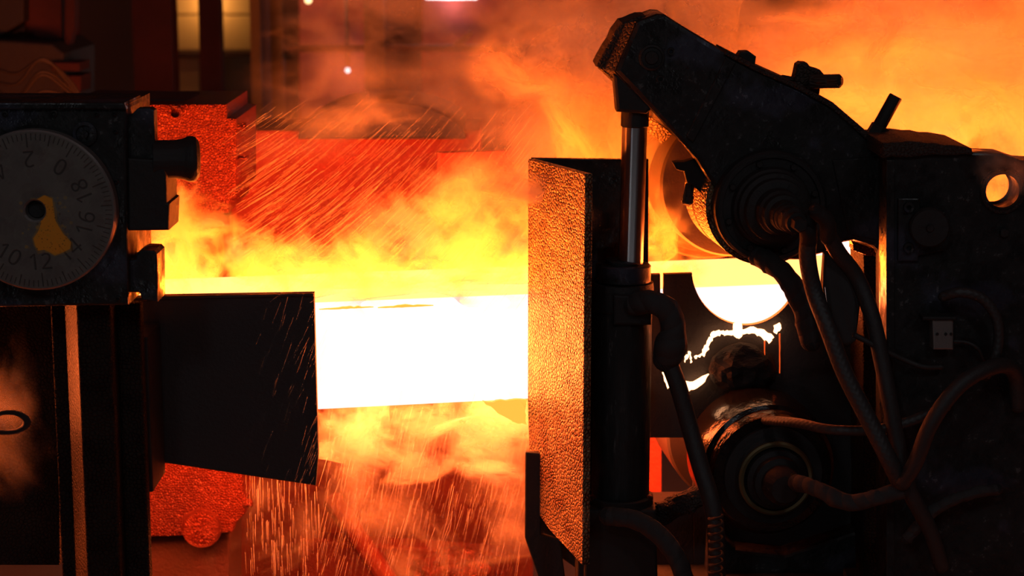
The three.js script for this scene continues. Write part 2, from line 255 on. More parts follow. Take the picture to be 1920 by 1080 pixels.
{ // the graduated dial
  const z = 0.66, c = at(65, 395, z), m = metre(65, 395, z), R = 152 / m;
  const t = thing('graduated_dial', 'round grey metal dial with engraved ticks and numbers and a splash of yellow paint', 'dial', V(c.x, c.y, z));
  const ring = turned([[0.018, -0.04], [R - 0.003, -0.04], [R, -0.037], [R, -0.004], [R - 0.004, 0], [0.026, 0], [0.022, -0.004], [0.02, -0.03]], c, c.clone().add(V(0, 0, 1)), 96);
  std('dial_edge', { color: rgb(0.2, 0.19, 0.18), roughness: 0.4, metalness: 0.5, bumpMap: bumpFine, bumpScale: 0.001 });
  part('dial_body', ring, M.dial_edge, t);
  const N = 1024, cv = document.createElement('canvas'); cv.width = cv.height = N; const x = cv.getContext('2d'), C = N / 2, K = N / 304; // pixels of the photograph to pixels of the face
  const bv = document.createElement('canvas'); bv.width = bv.height = N; const b = bv.getContext('2d');
  x.fillStyle = '#5e5b56'; x.fillRect(0, 0, N, N); b.fillStyle = '#a0a0a0'; b.fillRect(0, 0, N, N);
  for (let i = 0; i < 500; i++) { const px = rr(0, N), py = rr(0, N), r = rr(12, 70), k = rnd(); x.fillStyle = k < 0.5 ? 'rgba(50,47,44,0.07)' : k < 0.85 ? 'rgba(130,128,122,0.06)' : 'rgba(75,45,40,0.09)'; x.beginPath(); x.ellipse(px, py, r, r * rr(0.3, 1), rr(0, 3), 0, 7); x.fill(); }
  for (let i = 0; i < 260; i++) { const px = rr(0, N), py = rr(0, N), l = rr(20, 150), an = rr(-1.1, -0.5); x.strokeStyle = rnd() < 0.6 ? 'rgba(150,148,140,0.12)' : 'rgba(40,36,34,0.15)'; x.lineWidth = rr(0.6, 2.5); x.beginPath(); x.moveTo(px, py); x.lineTo(px + Math.cos(an) * l, py + Math.sin(an) * l); x.stroke(); }
  for (const g of [x, b]) { // engraving
    const dark = g === x ? 'rgba(34,30,28,0.6)' : '#303030';
    for (let i = 0; i < 100; i++) { const an = -(58 + i * 3.6) * Math.PI / 180, r1 = 149 * K, r0 = (i % 10 === 0 ? 122 : i % 5 === 0 ? 128 : 136) * K; g.strokeStyle = dark; g.lineWidth = (i % 5 ? 1.5 : 2.2) * K; g.beginPath(); g.moveTo(C + Math.cos(an) * r0, C + Math.sin(an) * r0); g.lineTo(C + Math.cos(an) * r1, C + Math.sin(an) * r1); g.stroke(); }
    g.font = '' + Math.round(44 * K) + 'px sans-serif'; g.textAlign = 'center'; g.textBaseline = 'middle'; g.lineWidth = 2.6 * K;
    for (let k = 0; k < 10; k++) { const an = -(58 + 36 * k) * Math.PI / 180; g.save(); g.translate(C + Math.cos(an) * 100 * K, C + Math.sin(an) * 100 * K); g.rotate(an - Math.PI / 2); g.strokeStyle = dark; g.fillStyle = dark; g.fillText(String(2 * k), 0, 0); g.restore(); }
  }
  // spilt yellow paint
  const blob = [[8, -22], [20, -28], [34, -22], [38, 2], [40, 20], [52, 46], [66, 62], [64, 74], [50, 80], [34, 84], [16, 76], [4, 78], [0, 66], [-4, 54], [6, 40], [12, 24], [14, 4]];
  for (const [w, al] of [[9, 0.25], [3, 0.75], [0, 1]]) { x.fillStyle = x.strokeStyle = 'rgba(214,138,22,' + al + ')'; x.lineWidth = w * K; x.beginPath(); blob.forEach(([px, py], i) => { const X = C + (px + rr(-2, 2)) * K, Y = C + (py + rr(-2, 2)) * K; i ? x.lineTo(X, Y) : x.moveTo(X, Y); }); x.closePath(); x.fill(); if (w) x.stroke(); }
  for (let i = 0; i < 60; i++) { x.fillStyle = 'rgba(190,140,40,' + rr(0.1, 0.4) + ')'; x.beginPath(); x.arc(C + rr(-30, 70) * K, C + rr(-30, 90) * K, rr(1, 4) * K, 0, 7); x.fill(); }
  for (let i = 0; i < 90; i++) { x.fillStyle = 'rgba(60,35,15,0.4)'; x.beginPath(); x.arc(C + rr(0, 62) * K, C + rr(-15, 78) * K, rr(0.4, 1.6) * K, 0, 7); x.fill(); }
  const ft = new THREE.CanvasTexture(cv); ft.colorSpace = THREE.SRGBColorSpace; const fb = new THREE.CanvasTexture(bv);
  std('dial_face', { color: rgb(1, 1, 1), map: ft, roughness: 0.5, metalness: 0.25, bumpMap: fb, bumpScale: 0.0015 });
  const face = new THREE.RingGeometry(0.026, R - 0.0045, 96, 2); face.translate(c.x, c.y, z + 0.0008);
  part('dial_face', face, M.dial_face, t);
  part('spindle', rod(c.clone().add(V(0, 0, -0.045)), c.clone().add(V(0, 0, -0.02)), 0.021), M.black_iron, t);
}
for (const [x0, x1, z, d, lab] of [[94, 121, 0.5, 0.14, 'narrow dark steel post under the bearing block, beside the oval ring'], [142, 207, 0.56, 0.1, 'dark steel post under the dial, the middle of three with glowing gaps beside it'], [217, 263, 0.5, 0.04, 'narrow dark steel post against the left guard plate']]) {
  const a = at(x0, 577, z), b = at(x1, 577, z);
  const t = thing('support_post', lab, 'post', V((a.x + b.x) / 2, 0, z - d / 2));
  part('post_shaft', box(a.x, b.x, 0.02, a.y + 0.01, z - d, z, 0.006), M.scaled_dark ?? (M.scaled_dark = std('scaled_dark', { color: rgb(0.055, 0.042, 0.036), map: crustColor, roughness: 0.85, metalness: 0, specularIntensity: 0.4, bumpMap: crust, bumpScale: 0.006 })), t);
  part('foot_plate', box(a.x - 0.02, b.x + 0.02, 0, 0.025, z - d - 0.02, z + 0.03, 0.004), M.dark_steel, t);
}
single('rear_guard', plate([[-30, 560], [112, 560], [112, 1060], [-30, 1060]], 0.37, 0.02, 0.003), M.scaled_dark, 'dark plate behind the oval ring at the lower left edge', 'guard plate');
{ // dark guard in front of the bar
  const z = 0.27, c = at(430, 910, z), t = thing('guard_plate', 'big dark steel guard plate hiding the left stretch of the glowing bar', 'guard plate', V(c.x, c.y, z));
  part('plate', plate([[244, 566], [300, 560], [440, 556], [589, 553], [593, 700], [597, 850], [592, 911], [470, 893], [360, 876], [244, 859]], z, 0.022, 0.004), M.dark_steel, t);
  part('top_lip', plate([[246, 559], [300, 556], [588, 551], [588, 556], [300, 562], [246, 567]], z + 0.004, 0.035, 0.002), M.dark_steel, t);
  const sp = at(262, 590, z); part('stay', box(sp.x - 0.02, sp.x + 0.05, sp.y - 0.4, sp.y - 0.02, z - 0.001, z + 0.17, 0.004), M.dark_steel, t);
}
{ // lifting shackle at the left edge
  const z = 0.64, c = at(14, 792, z), m = metre(14, 792, z);
  const g = new THREE.TorusGeometry(36 / m, 8 / m, 14, 48); g.scale(1, 0.54, 1); g.rotateY(0.15); g.translate(c.x, c.y, c.z);
  const t = thing('shackle_ring', 'black oval iron ring sticking out beside the lower left posts', 'ring', V(c.x, c.y, z));
  part('ring', g, M.dark_steel, t); part('shank', rod(at(-24, 792, z), at(-24, 792, 0.36), 0.012), M.dark_steel, t);
}

// ------------------------------------------------------------------ left stand, far side, lit by the bar
{
  const z = -0.6, c = at(340, 400, z), t = thing('far_bearing_block', 'red-lit crusted steel block standing beyond the bar at upper left', 'machine block', V(c.x, c.y, z));
  part('block_body', plate([[180, 196], [425, 195], [426, 221], [443, 223], [443, 371], [430, 373], [429, 400], [180, 402]], z, 0.45, 0.006), M.scaled_steel, t);
  const lp = at(290, 400, z - 0.42); part('stand_leg', box(lp.x - 0.05, lp.x + 0.05, 0, lp.y + 0.05, z - 0.445, z - 0.37), M.dim_rust, t);
  const p = at(330, 211, z), q = at(241, 212, z);
  part('boss_ring', turned([[0.012, 0], [0.018, 0], [0.02, 0.012], [0.013, 0.016], [0.012, 0.002]], p, p.clone().add(V(0, 0, 1)), 24), M.scaled_steel, t);
  part('boss_ring', turned([[0.0, 0], [0.028, 0], [0.026, 0.02], [0.0, 0.022]], q, q.clone().add(V(0, 0, 1)), 24), M.scaled_steel, t);
  for (const [y, r, l] of [[238, 9, 22], [296, 5, 26], [352, 5, 18]]) { const a = at(440, y, z - 0.04), m = metre(440, y, z - 0.04); part('side_bolt', [rod(a, a.clone().add(V(l / m, 0, 0)), r * 0.7 / m, 0.002, 12), hex(a.clone().add(V((l - 9) / m, 0, 0)), V(1, 0, 0), r / m, 9 / m)], M.scaled_steel, t); }
  const b = at(330, 196, z); part('block_cap', plate([[150, 182], [350, 186], [352, 197], [150, 198]], z - 0.1, 0.25, 0.006), M.dim_rust, t);
}
{
  const z = -0.6, c = at(350, 1005, z), t = thing('far_lower_block', 'dull red crusted steel block beneath the dark guard plate at lower left', 'machine block', V(c.x, c.y, z));
  part('block_body', plate([[200, 780], [454, 780], [455, 930], [462, 935], [461, 962], [440, 985], [436, 999], [330, 1006], [200, 1010]], z, 0.35, 0.008), M.scaled_steel, t);
  const m = metre(380, 985, z), p = at(378, 990, z); part('half_boss', turned([[0, 0], [0.06, 0], [0.058, 0.008], [0.05, 0.01], [0, 0.01]], p, p.clone().add(V(0, 0, 1)), 32), M.scaled_steel, t);
  part('nozzle', [rod(at(456, 944, z + 0.02), at(474, 943, z + 0.02), 0.012)], M.scaled_steel, t);
  part('pedestal', plate([[220, 1006], [430, 1000], [430, 1300], [220, 1300]], z - 0.05, 0.28, 0.006), M.dim_rust, t);
}

// ------------------------------------------------------------------ right guard: angled side plate and back plate
{
  const A = at(990, 298, 0.03), B = at(1097, 322, 0.33), yt = A.y, yb = at(1090, 1060, 0.33).y, base = V(A.x, yb, 0.03);
  const t = thing('side_guard', 'tall rust-crusted guard plate lit orange and yellow at the right end of the glowing bar', 'guard plate', base);
  const len = Math.hypot(B.x - A.x, B.z - A.z), g = new THREE.PlaneGeometry(len, yt - yb, 50, 220), ang = Math.atan2(B.z - A.z, B.x - A.x);
  const sh = new THREE.Shape([[0, yt], [len, yt], [len, yb], [len * 0.42, yb + 0.035], [0.02, yb + 0.075], [0, yb + 0.34]].map((p) => new THREE.Vector2(...p)));
  const e = boxUV(new THREE.ExtrudeGeometry(sh, { depth: 0.016, bevelEnabled: true, bevelThickness: 0.002, bevelSize: 0.002, bevelOffset: -0.002 }));
  e.translate(0, 0, -0.018); e.rotateY(-ang); e.translate(A.x, 0, A.z);
  part('side_plate', e, M.crusted_steel, t);
  part('back_plate', plate([[996, 297], [1172, 299], [1216, 299], [1216, 500], [1216, 1080], [1100, 1080], [1000, 1010]], 0.02, 0.025, 0.003), M.greasy_steel, t);
  part('corner_strip', plate([[985, 848], [1014, 850], [1014, 1003], [1050, 1012], [1060, 1085], [1010, 1085], [984, 1008]], 0.1, 0.02, 0.003), M.black_iron, t, 'dark strip at the lower left corner');
  const lg = at(1060, 1060, 0.2); part('leg', box(lg.x + 0.03, lg.x + 0.12, 0, yb + 0.02, 0.04, 0.2), M.black_iron, t);
}
// ------------------------------------------------------------------ hydraulic cylinder
{
  const z = 0.14, b = at(1163, 1100, z), t = thing('hydraulic_cylinder', 'upright black hydraulic cylinder with a polished rod, pushing up the lever arm', 'cylinder', V(b.x, b.y, z));
  const P = (x, y) => at(x, y, z), m = metre(1180, 500, z);
  part('piston_rod', rod(P(1182, 500), P(1191, 205), 23.5 / m, 0.003, 40), M.chrome, t);
  part('rod_eye', [plate([[1150, 140], [1215, 140], [1222, 206], [1212, 214], [1156, 210]], z + 0.05, 0.1, 0.008), rod(P(1190, 238), P(1191, 205), 26 / m)], M.black_iron, t);
  part('gland', [rod(P(1168, 528), P(1169, 494), 52 / m, 0.004), rod(P(1168, 497), P(1169, 487), 34 / m)], M.greasy_steel, t);
  part('head_band', lumpy(turned([[0, 0], [57 / m, 0], [58 / m, 0.004], [58 / m, 0.055], [57 / m, 0.07], [0, 0.07]], P(1168, 580), P(1168, 500)), 0.001, 60), M.black_iron, t);
  part('barrel', rod(P(1163, 940), P(1168, 575), 55 / m, 0.003, 48), M.greasy_steel, t);
  part('foot_flange', [rod(P(1163, 945), P(1163, 926), 63 / m), rod(P(1163, 960), P(1163, 944), 66 / m)], M.black_iron, t);
  part('foot', plate([[1098, 956], [1230, 956], [1236, 1180], [1092, 1180]], z + 0.07, 0.16, 0.006), M.black_iron, t);
  for (const x of [1112, 1215]) part('nut', hex(P(x, 932).add(V(0, 0, 0.03)), V(0, 1, 0), 0.012, 0.014), M.scaled_steel, t);
  part('port_block', plate([[1150, 553], [1222, 556], [1222, 610], [1150, 610]], z + 0.085, 0.07, 0.006), M.black_iron, t);
}
{
  const t1 = single('wrapped_hose', hose([[1188, 572, 0.22], [1220, 566, 0.25], [1250, 580, 0.26], [1262, 615, 0.26], [1257, 652, 0.26], [1250, 672, 0.25]], 0.034, { lump: 0.003, freq: 45, taper: (t) => 0.8 + 0.2 * t + 0.25 * Math.exp(-(((t - 0.85) / 0.12) ** 2)) }), M.wrapping, 'thick wrapped hose elbow leaving the top of the hydraulic cylinder', 'hose');
  single('feed_hose', hose([[1250, 668, 0.25], [1270, 720, 0.26], [1290, 790, 0.27], [1312, 870, 0.3], [1338, 960, 0.34], [1345, 1100, 0.36]], 0.022), M.rubber, 'black hose falling straight down from the wrapped elbow of the cylinder', 'hose');
  single('foot_hose', hose([[1140, 968, 0.26], [1188, 974, 0.28], [1235, 1002, 0.3], [1268, 1044, 0.32], [1290, 1110, 0.34]], 0.024, { lump: 0.002, freq: 60 }), M.wrapping, 'wrapped hose bending down from the foot of the hydraulic cylinder', 'hose');
}

// ------------------------------------------------------------------ rolls, square to the bar
const ROLL_YAW = 6 * Math.PI / 180, AXLE = V(Math.sin(ROLL_YAW), 0, Math.cos(ROLL_YAW));
const frame = (p0, s) => p0.clone().addScaledVector(AXLE, s);
{
  const P0 = at(1375, 345, -0.2), prof = (list) => turned(list, P0, P0.clone().add(AXLE), 72);
  const t = thing('upper_roll', 'upper drive roll pressing on the glowing bar with a black stepped bearing housing', 'roll', P0);
  part('roll_body', prof([[0, -0.28], [0.19, -0.28], [0.196, -0.27], [0.196, -0.01], [0.19, 0], [0.12, 0.004], [0, 0.004]]), M.roll_steel, t);
  part('back_flange', [prof([[0, -0.36], [0.25, -0.36], [0.252, -0.35], [0.252, -0.3], [0.246, -0.295], [0.232, -0.297], [0.23, -0.289], [0.218, -0.287], [0.216, -0.279], [0, -0.279]])], M.rusty_steel, t);
  part('bearing_housing', prof([[0.1, 0.0], [0.1, 0.1], [0.15, 0.105], [0.153, 0.11], [0.153, 0.2], [0.147, 0.205], [0.147, 0.217], [0.152, 0.221], [0.152, 0.38], [0.1, 0.385]]), M.crusted_steel, t);
  part('cover_flange', prof([[0, 0.36], [0.134, 0.36], [0.138, 0.364], [0.138, 0.43], [0.132, 0.437], [0.122, 0.437], [0.12, 0.431], [0.1, 0.431], [0.096, 0.45], [0.09, 0.454], [0.088, 0.472], [0.078, 0.476], [0.076, 0.496], [0.068, 0.5], [0, 0.5]]), M.black_iron, t);
  for (let k = 0; k < 8; k++) { const a = 0.3 + k * Math.PI / 4, p = frame(P0, 0.43).add(V(Math.cos(a) * 0.111 * Math.cos(ROLL_YAW), Math.sin(a) * 0.111, -Math.cos(a) * 0.111 * Math.sin(ROLL_YAW))); part('flange_bolt', hex(p, AXLE, 0.0085, 0.012), M.black_iron, t); }
  part('shaft_hub', prof([[0, 0.49], [0.058, 0.49], [0.054, 0.53], [0.048, 0.536], [0.047, 0.56], [0.037, 0.564], [0.036, 0.6], [0, 0.6]]), M.black_iron, t);
}
{
  const P0 = at(1385, 815, -0.2), prof = (list) => turned(list, P0, P0.clone().add(AXLE), 72);
  const t = thing('lower_roll', 'lower drive roll under the glowing bar with a wet black bearing housing', 'roll', P0);
  part('roll_body', prof([[0, -0.28], [0.19, -0.28], [0.196, -0.27], [0.196, -0.01], [0.19, 0], [0.12, 0.004], [0, 0.004]]), M.roll_steel, t);
  std('wet_steel', { color: rgb(0.01, 0.007, 0.006), specularIntensity: 0.8, roughness: 0.17, metalness: 0, bumpMap: bumpGrease, bumpScale: 0.004 });
  part('bearing_housing', prof([[0.1, 0.0], [0.12, 0.15], [0.165, 0.158], [0.178, 0.18], [0.18, 0.24], [0.178, 0.31], [0.17, 0.35], [0.16, 0.356], [0.158, 0.37], [0.15, 0.39], [0.1, 0.395]]), M.wet_steel, t);
  part('cover', prof([[0, 0.39], [0.125, 0.39], [0.125, 0.405], [0.1, 0.41], [0.09, 0.422], [0, 0.422]]), M.black_iron, t);
  part('seal_ring', prof([[0.082, 0.42], [0.094, 0.42], [0.095, 0.432], [0.09, 0.436], [0.083, 0.434]]), M.brass, t, 'dull yellowish ring');
  part('shaft_hub', prof([[0, 0.42], [0.078, 0.42], [0.076, 0.445], [0.064, 0.45], [0.062, 0.47], [0.048, 0.475], [0.046, 0.51], [0.034, 0.53], [0, 0.53]]), M.black_iron, t);
}
// ------------------------------------------------------------------ lever arm
{
  const z = 0.2, c = at(1400, 300, z), t = thing('lever_arm', 'massive black lever arm sloping down from the hydraulic rod over the upper roll', 'lever arm', V(c.x, c.y, z));
  const top = [[1193, 40], [1212, 33], [1232, 26], [1246, 27], [1290, 55], [1362, 98], [1380, 108], [1420, 128], [1500, 164], [1560, 196], [1585, 214], [1622, 250], [1668, 290]];
  const lower = [[1666, 458], [1645, 471], [1636, 462], [1600, 452], [1582, 455], [1545, 475], [1500, 488], [1450, 488], [1400, 470], [1362, 430], [1346, 390], [1336, 350], [1305, 300], [1262, 252], [1215, 200], [1152, 134]];
  part('arm_body', plate([...top, ...lower], z, 0.26, 0.012), M.greasy_steel, t);
  part('nose_block', plate(ragged([[1118, 126], [1134, 92], [1150, 62], [1166, 42], [1186, 34], [1212, 30], [1226, 60], [1206, 150], [1160, 152], [1148, 150]], 14, 2.5), z - 0.04, 0.2, 0.006), M.crusted_dark ?? (M.crusted_dark = std('crusted_dark', { color: rgb(0.03, 0.018, 0.014), roughness: 0.75, metalness: 0, bumpMap: crust, bumpScale: 0.006 })), t);
  { // slanting end face between the front plate and the nose
    const f = [[1193, 40], [1152, 134]].map((p) => at(...p, z - 0.006)), k = [[1160, 46], [1121, 128]].map((p) => at(...p, z - 0.06)), w = at(1215, 202, z - 0.01), w2 = at(1205, 205, z - 0.08);
    const pos = [], tri = (a, b, d) => pos.push(...a.toArray(), ...b.toArray(), ...d.toArray()); tri(k[0], k[1], f[1]); tri(k[0], f[1], f[0]); tri(f[1], k[1], w2); tri(f[1], w2, w);
    const g = new THREE.BufferGeometry(); g.setAttribute('position', new THREE.Float32BufferAttribute(pos, 3)); g.computeVertexNormals(); part('end_face', boxUV(g), M.crusted_dark, t);
  }
  part('pin_boss', (() => { const p = at(1222, 108, z); return turned([[0, 0], [0.032, 0], [0.031, 0.005], [0.026, 0.007], [0.025, 0.003], [0.017, 0.003], [0.015, 0.008], [0, 0.009]], p, p.clone().add(V(0, 0, 1)), 36); })(), M.black_iron, t);
  for (const [x, y] of [[1258, 96], [1238, 148]]) { const p = at(x, y, z); part('lock_screw', turned([[0.004, 0.001], [0.005, 0.008], [0.009, 0.008], [0.0095, 0]], p, p.clone().add(V(0, 0, 1)), 14), M.greasy_steel, t); }
  part('welded_strap', plate([[1362, 106], [1380, 118], [1300, 268], [1286, 256]], z + 0.006, 0.012, 0.003), M.greasy_steel, t);
  part('top_edge', plate([[1362, 94], [1420, 124], [1500, 160], [1562, 192], [1625, 246], [1670, 286], [1664, 292], [1618, 256], [1556, 201], [1498, 169], [1416, 133], [1358, 102]], z + 0.008, 0.24, 0.004), M.crusted_dark, t);
  part('top_lug', plate([[1384, 104], [1389, 97], [1404, 96], [1418, 106], [1416, 122], [1398, 118]], z - 0.05, 0.06, 0.004), M.black_iron, t);
  part('lifting_lug', [plate([[1488, 158], [1496, 122], [1503, 117], [1514, 118], [1520, 126], [1538, 131], [1546, 140], [1540, 152], [1536, 182]], z - 0.04, 0.07, 0.005), rod(at(1517, 153, z - 0.02), at(1579, 152, z + 0.02), 0.017, 0.008), rod(at(1463, 147, z - 0.07), at(1490, 152, z - 0.06), 0.01)], M.crusted_dark, t);
  part('stud', [rod(at(1640, 252, z - 0.03), at(1680, 180, z - 0.03), 13.5 / 790, 0.002, 20), rod(at(1634, 268, z - 0.03), at(1653, 236, z - 0.03), 21 / 790, 0.004, 6)], M.black_iron, t);
  part('arm_pivot_web', plate([[1560, 300], [1668, 292], [1666, 456], [1590, 440]], z + 0.004, 0.1, 0.004), M.greasy_steel, t);
}
{ // the far arm's edge, lit bright below the near arm
  const z = -0.33, c = at(1260, 290, z), t = thing('far_lever_arm', 'bright crusted edge of the far lever arm showing under the near one', 'lever arm', V(c.x, c.y, z));
  const e = plate([[1200, 200], [1245, 236], [1290, 276], [1314, 300], [1302, 306], [1283, 300], [1250, 276], [1204, 238]], z, 0.06, 0.004), ep = e.attributes.position; for (let i = 0; i < ep.count; i++) ep.setZ(i, ep.getZ(i) + (ep.getY(i) - c.y) * 1.0); e.computeVertexNormals();   // its face leans out over the bar
  part('arm_edge', e, M.crusted_steel, t);
  part('arm_web', plate([[1222, 150], [1330, 160], [1400, 290], [1320, 306], [1240, 225], [1214, 205]], z - 0.02, 0.08, 0.004), M.dim_rust, t);
}
{ // spray nozzle bracket in the roll gap
  const z = 0.12, c = at(1288, 360, z), t = thing('spray_nozzle', 'small black nozzle bracket hanging before the upper roll', 'nozzle', V(c.x, c.y, z));
  part('bracket', plate(ragged([[1262, 306], [1300, 300], [1345, 320], [1345, 362], [1318, 366], [1304, 352], [1290, 345], [1283, 322], [1268, 318]], 10, 1.5), z, 0.05, 0.004), M.black_iron, t);
  part('nozzle_tip', [rod(at(1294, 345, z - 0.02), at(1287, 384, z), 0.012), hex(at(1290, 366, z - 0.01), V(-0.15, -1, 0.1).normalize(), 0.016, 0.02)], M.crusted_dark, t);
}
// ------------------------------------------------------------------ notched plate before the bar
{
  const z = -0.05, arc = []; for (let k = 0; k <= 40; k++) { const a = (172 - k * 4.0) * Math.PI / 180; arc.push([1398 + 101 * Math.cos(a), 502 + 108 * Math.sin(a)]); }
  const arcPts = arc.filter(([x, y]) => y > 512);
  const c = at(1380, 820, z), t = thing('notched_plate', 'dark upright plate with a round notch through which the white-hot bar shows', 'guard plate', V(c.x, c.y, z));
  part('plate', plate([[1218, 515], [1238, 514.6], [1238.5, 588], [1243.5, 588], [1244, 514.4], [1298, 513], ...arcPts, [1484, 556], [1520, 575], [1612, 600], [1612, 1190], [1300, 1190], [1300, 821], [1218, 821]], z, 0.025, 0.002), M.dark_steel, t);
  part('sill', plate([[1216, 962], [1262, 948], [1300, 936], [1300, 1190], [1216, 1190]], z - 0.001, 0.024, 0.002), M.dark_steel, t);
}
{ // white-hot scale stuck to the plate under the notch
  const z = -0.02, c = at(1370, 690, z), t = thing('glowing_scale', 'ragged glowing crust of hot scale stuck under the round notch', 'hot scale', V(c.x, c.y, z));
  const strip = (pts, w) => { const a = [], b = []; for (let i = 0; i < pts.length; i++) { const p = pts[i], n = pts[Math.min(i + 1, pts.length - 1)], q = pts[Math.max(i - 1, 0)], L = Math.hypot(n[0] - q[0], n[1] - q[1]), k = (w[i] ?? 4) * rr(0.45, 0.95); a.push([p[0] - (n[1] - q[1]) / L * k, p[1] + (n[0] - q[0]) / L * k]); b.unshift([p[0] + (n[1] - q[1]) / L * k, p[1] - (n[0] - q[0]) / L * k]); } return ragged([...a, ...b], 4, 2.4); };
  part('crust', plate(strip([[1318, 668], [1323, 656], [1330, 640], [1338, 628], [1352, 624], [1372, 625], [1390, 622], [1412, 620], [1430, 626], [1446, 638]], [3, 5, 5, 5, 4, 4, 6, 8, 9, 9]), z, 0.012, 0), M.hot_scale, t);
  part('crust_drop', plate(ragged([[1376, 608], [1391, 606], [1393, 628], [1386, 635], [1376, 630]], 5, 1.5), z + 0.004, 0.012, 0), M.hot_scale, t);
  part('crust', plate(strip([[1284, 679], [1290, 668], [1293, 660], [1296, 680]], [2, 4, 3, 2]), z, 0.012, 0), M.hot_scale, t);
  part('crust', plate(strip([[1302, 671], [1312, 668], [1322, 664]], [2, 2, 2]), z, 0.01, 0), M.hot_scale, t);
  part('crust', plate(ragged([[1452, 612], [1462, 606], [1465, 616], [1456, 626], [1451, 624]], 4, 1.5), z, 0.012, 0), M.hot_scale, t);
  part('crust', plate(ragged([[1242, 700], [1250, 695], [1257, 724], [1252, 729]], 5, 1.2), z + 0.06, 0.012, 0), M.hot_scale, t);
  part('crust', plate(ragged([[1286, 716], [1300, 717], [1329, 702], [1322, 716], [1306, 728], [1292, 734]], 6, 1.2), z, 0.012, 0), M.hot_scale, t);
  for (const [x, y0, y1, w] of [[1434, 640, 690, 1.2], [1462, 626, 700, 1.2], [1379, 724, 758, 3]]) part('drip', plate(ragged([[x - w, y0], [x + w, y0], [x + w * 0.6, y1], [x - w * 0.6, y1]], 12, 0.4), z, 0.006, 0), M.drip, t);
  part('slag_lump', lumpy((() => { const g = new THREE.IcosahedronGeometry(0.075, 5); const p = at(1392, 692, z - 0.01); g.scale(1.15, 0.9, 0.35); g.translate(p.x, p.y, p.z); return g; })(), 0.008, 40), M.black_iron, t, 'black lump under the glowing crust');
}

// ------------------------------------------------------------------ right housing
{
  const z = 0.4, c = at(1780, 1100, z), t = thing('right_housing', 'tall black housing frame on the right with a round hole near its top corner', 'machine frame', V(c.x, 0, z));
  part('front_plate', plate([[1662, 288], [1830, 286], [1880, 288], [1915, 300], [2010, 306], [2010, 1160], [1662, 1160]], z, 0.1, 0.006, [[1880, 358, 36]]), M.greasy_steel, t);
  part('side_cheek', plate([[1664, 300], [1800, 300], [1800, 1160], [1664, 1160]], z - 0.08, 0.16, 0.004), M.black_iron, t);
  part('top_cap', plate(ragged([[1655, 268], [1720, 266], [1770, 272], [1822, 278], [1826, 290], [1655, 296]], 18, 1.8), z + 0.015, 0.3, 0.006), M.crusted_dark, t);
  part('corner_strip', plate([[1662, 300], [1678, 300], [1678, 1160], [1662, 1160]], z + 0.008, 0.012, 0.002), M.greasy_steel, t);
  part('cover_base', plate([[1684, 372], [1724, 372], [1726, 392], [1772, 398], [1772, 470], [1722, 480], [1722, 490], [1684, 490]], z + 0.012, 0.014, 0.003), M.greasy_steel, t);
  const p = at(1740, 424, z + 0.01), m = metre(1740, 424, z);
  part('round_cover', turned([[0, 0], [36 / m, 0], [37 / m, 0.004], [37 / m, 0.03], [34 / m, 0.036], [8 / m, 0.037], [6 / m, 0.042], [0, 0.042]], p, p.clone().add(V(-0.08, 0.02, 1)), 48), M.black_iron, t);
  for (const [x, y] of [[1703, 388], [1703, 464]]) { const q = at(x, y, z + 0.012); part('cover_bolt', turned([[0.006, 0.001], [0.006, 0.01], [0.012, 0.01], [0.013, 0]], q, q.clone().add(V(0, 0, 1)), 18), M.greasy_steel, t); }
  const q = at(1882, 436, z); part('cover_bolt', hex(q, V(0, 0, 1), 0.012, 0.01), M.black_iron, t);
  part('plinth', box(c.x - 0.2, c.x + 0.4, 0, at(1780, 1150, z).y, z - 0.35, z), M.black_iron, t);
  part('hole_rim', (() => { const h = at(1880, 358, z); return lumpy(turned([[36 / m, -0.02], [37 / m, 0.003], [42 / m, 0.006], [44 / m, 0]], h, h.clone().add(V(0, 0, 1)), 48), 0.002, 70); })(), M.crusted_dark, t);
}
single('back_cheek', plate([[1820, 240], [2100, 240], [2100, 470], [1820, 470]], -0.95, 0.04, 0.005), M.dim_rust, 'red-lit rusty plate seen through the round hole of the right housing', 'plate');
{
  const z = 0.14, a = at(1622, 470, z), b = at(1652, 470, z), t = thing('inner_post', 'black post left of the right housing with a red-lit edge', 'post', V((a.x + b.x) / 2, 0, z - 0.1));
  part('post_shaft', plate(ragged([[1619, 466], [1660, 478], [1672, 480], [1672, 1200], [1619, 1200]], 40, 1.5), z, 0.2, 0.004), M.scaled_dark, t);
  part('plinth', box(a.x - 0.02, b.x + 0.04, 0, at(1640, 1190, z).y, z - 0.22, z + 0.02), M.black_iron, t);
  part('bent_flange', plate(ragged([[1596, 452], [1640, 466], [1646, 484], [1600, 470]], 10, 2), z + 0.01, 0.06, 0.003), M.scaled_steel, t);
}
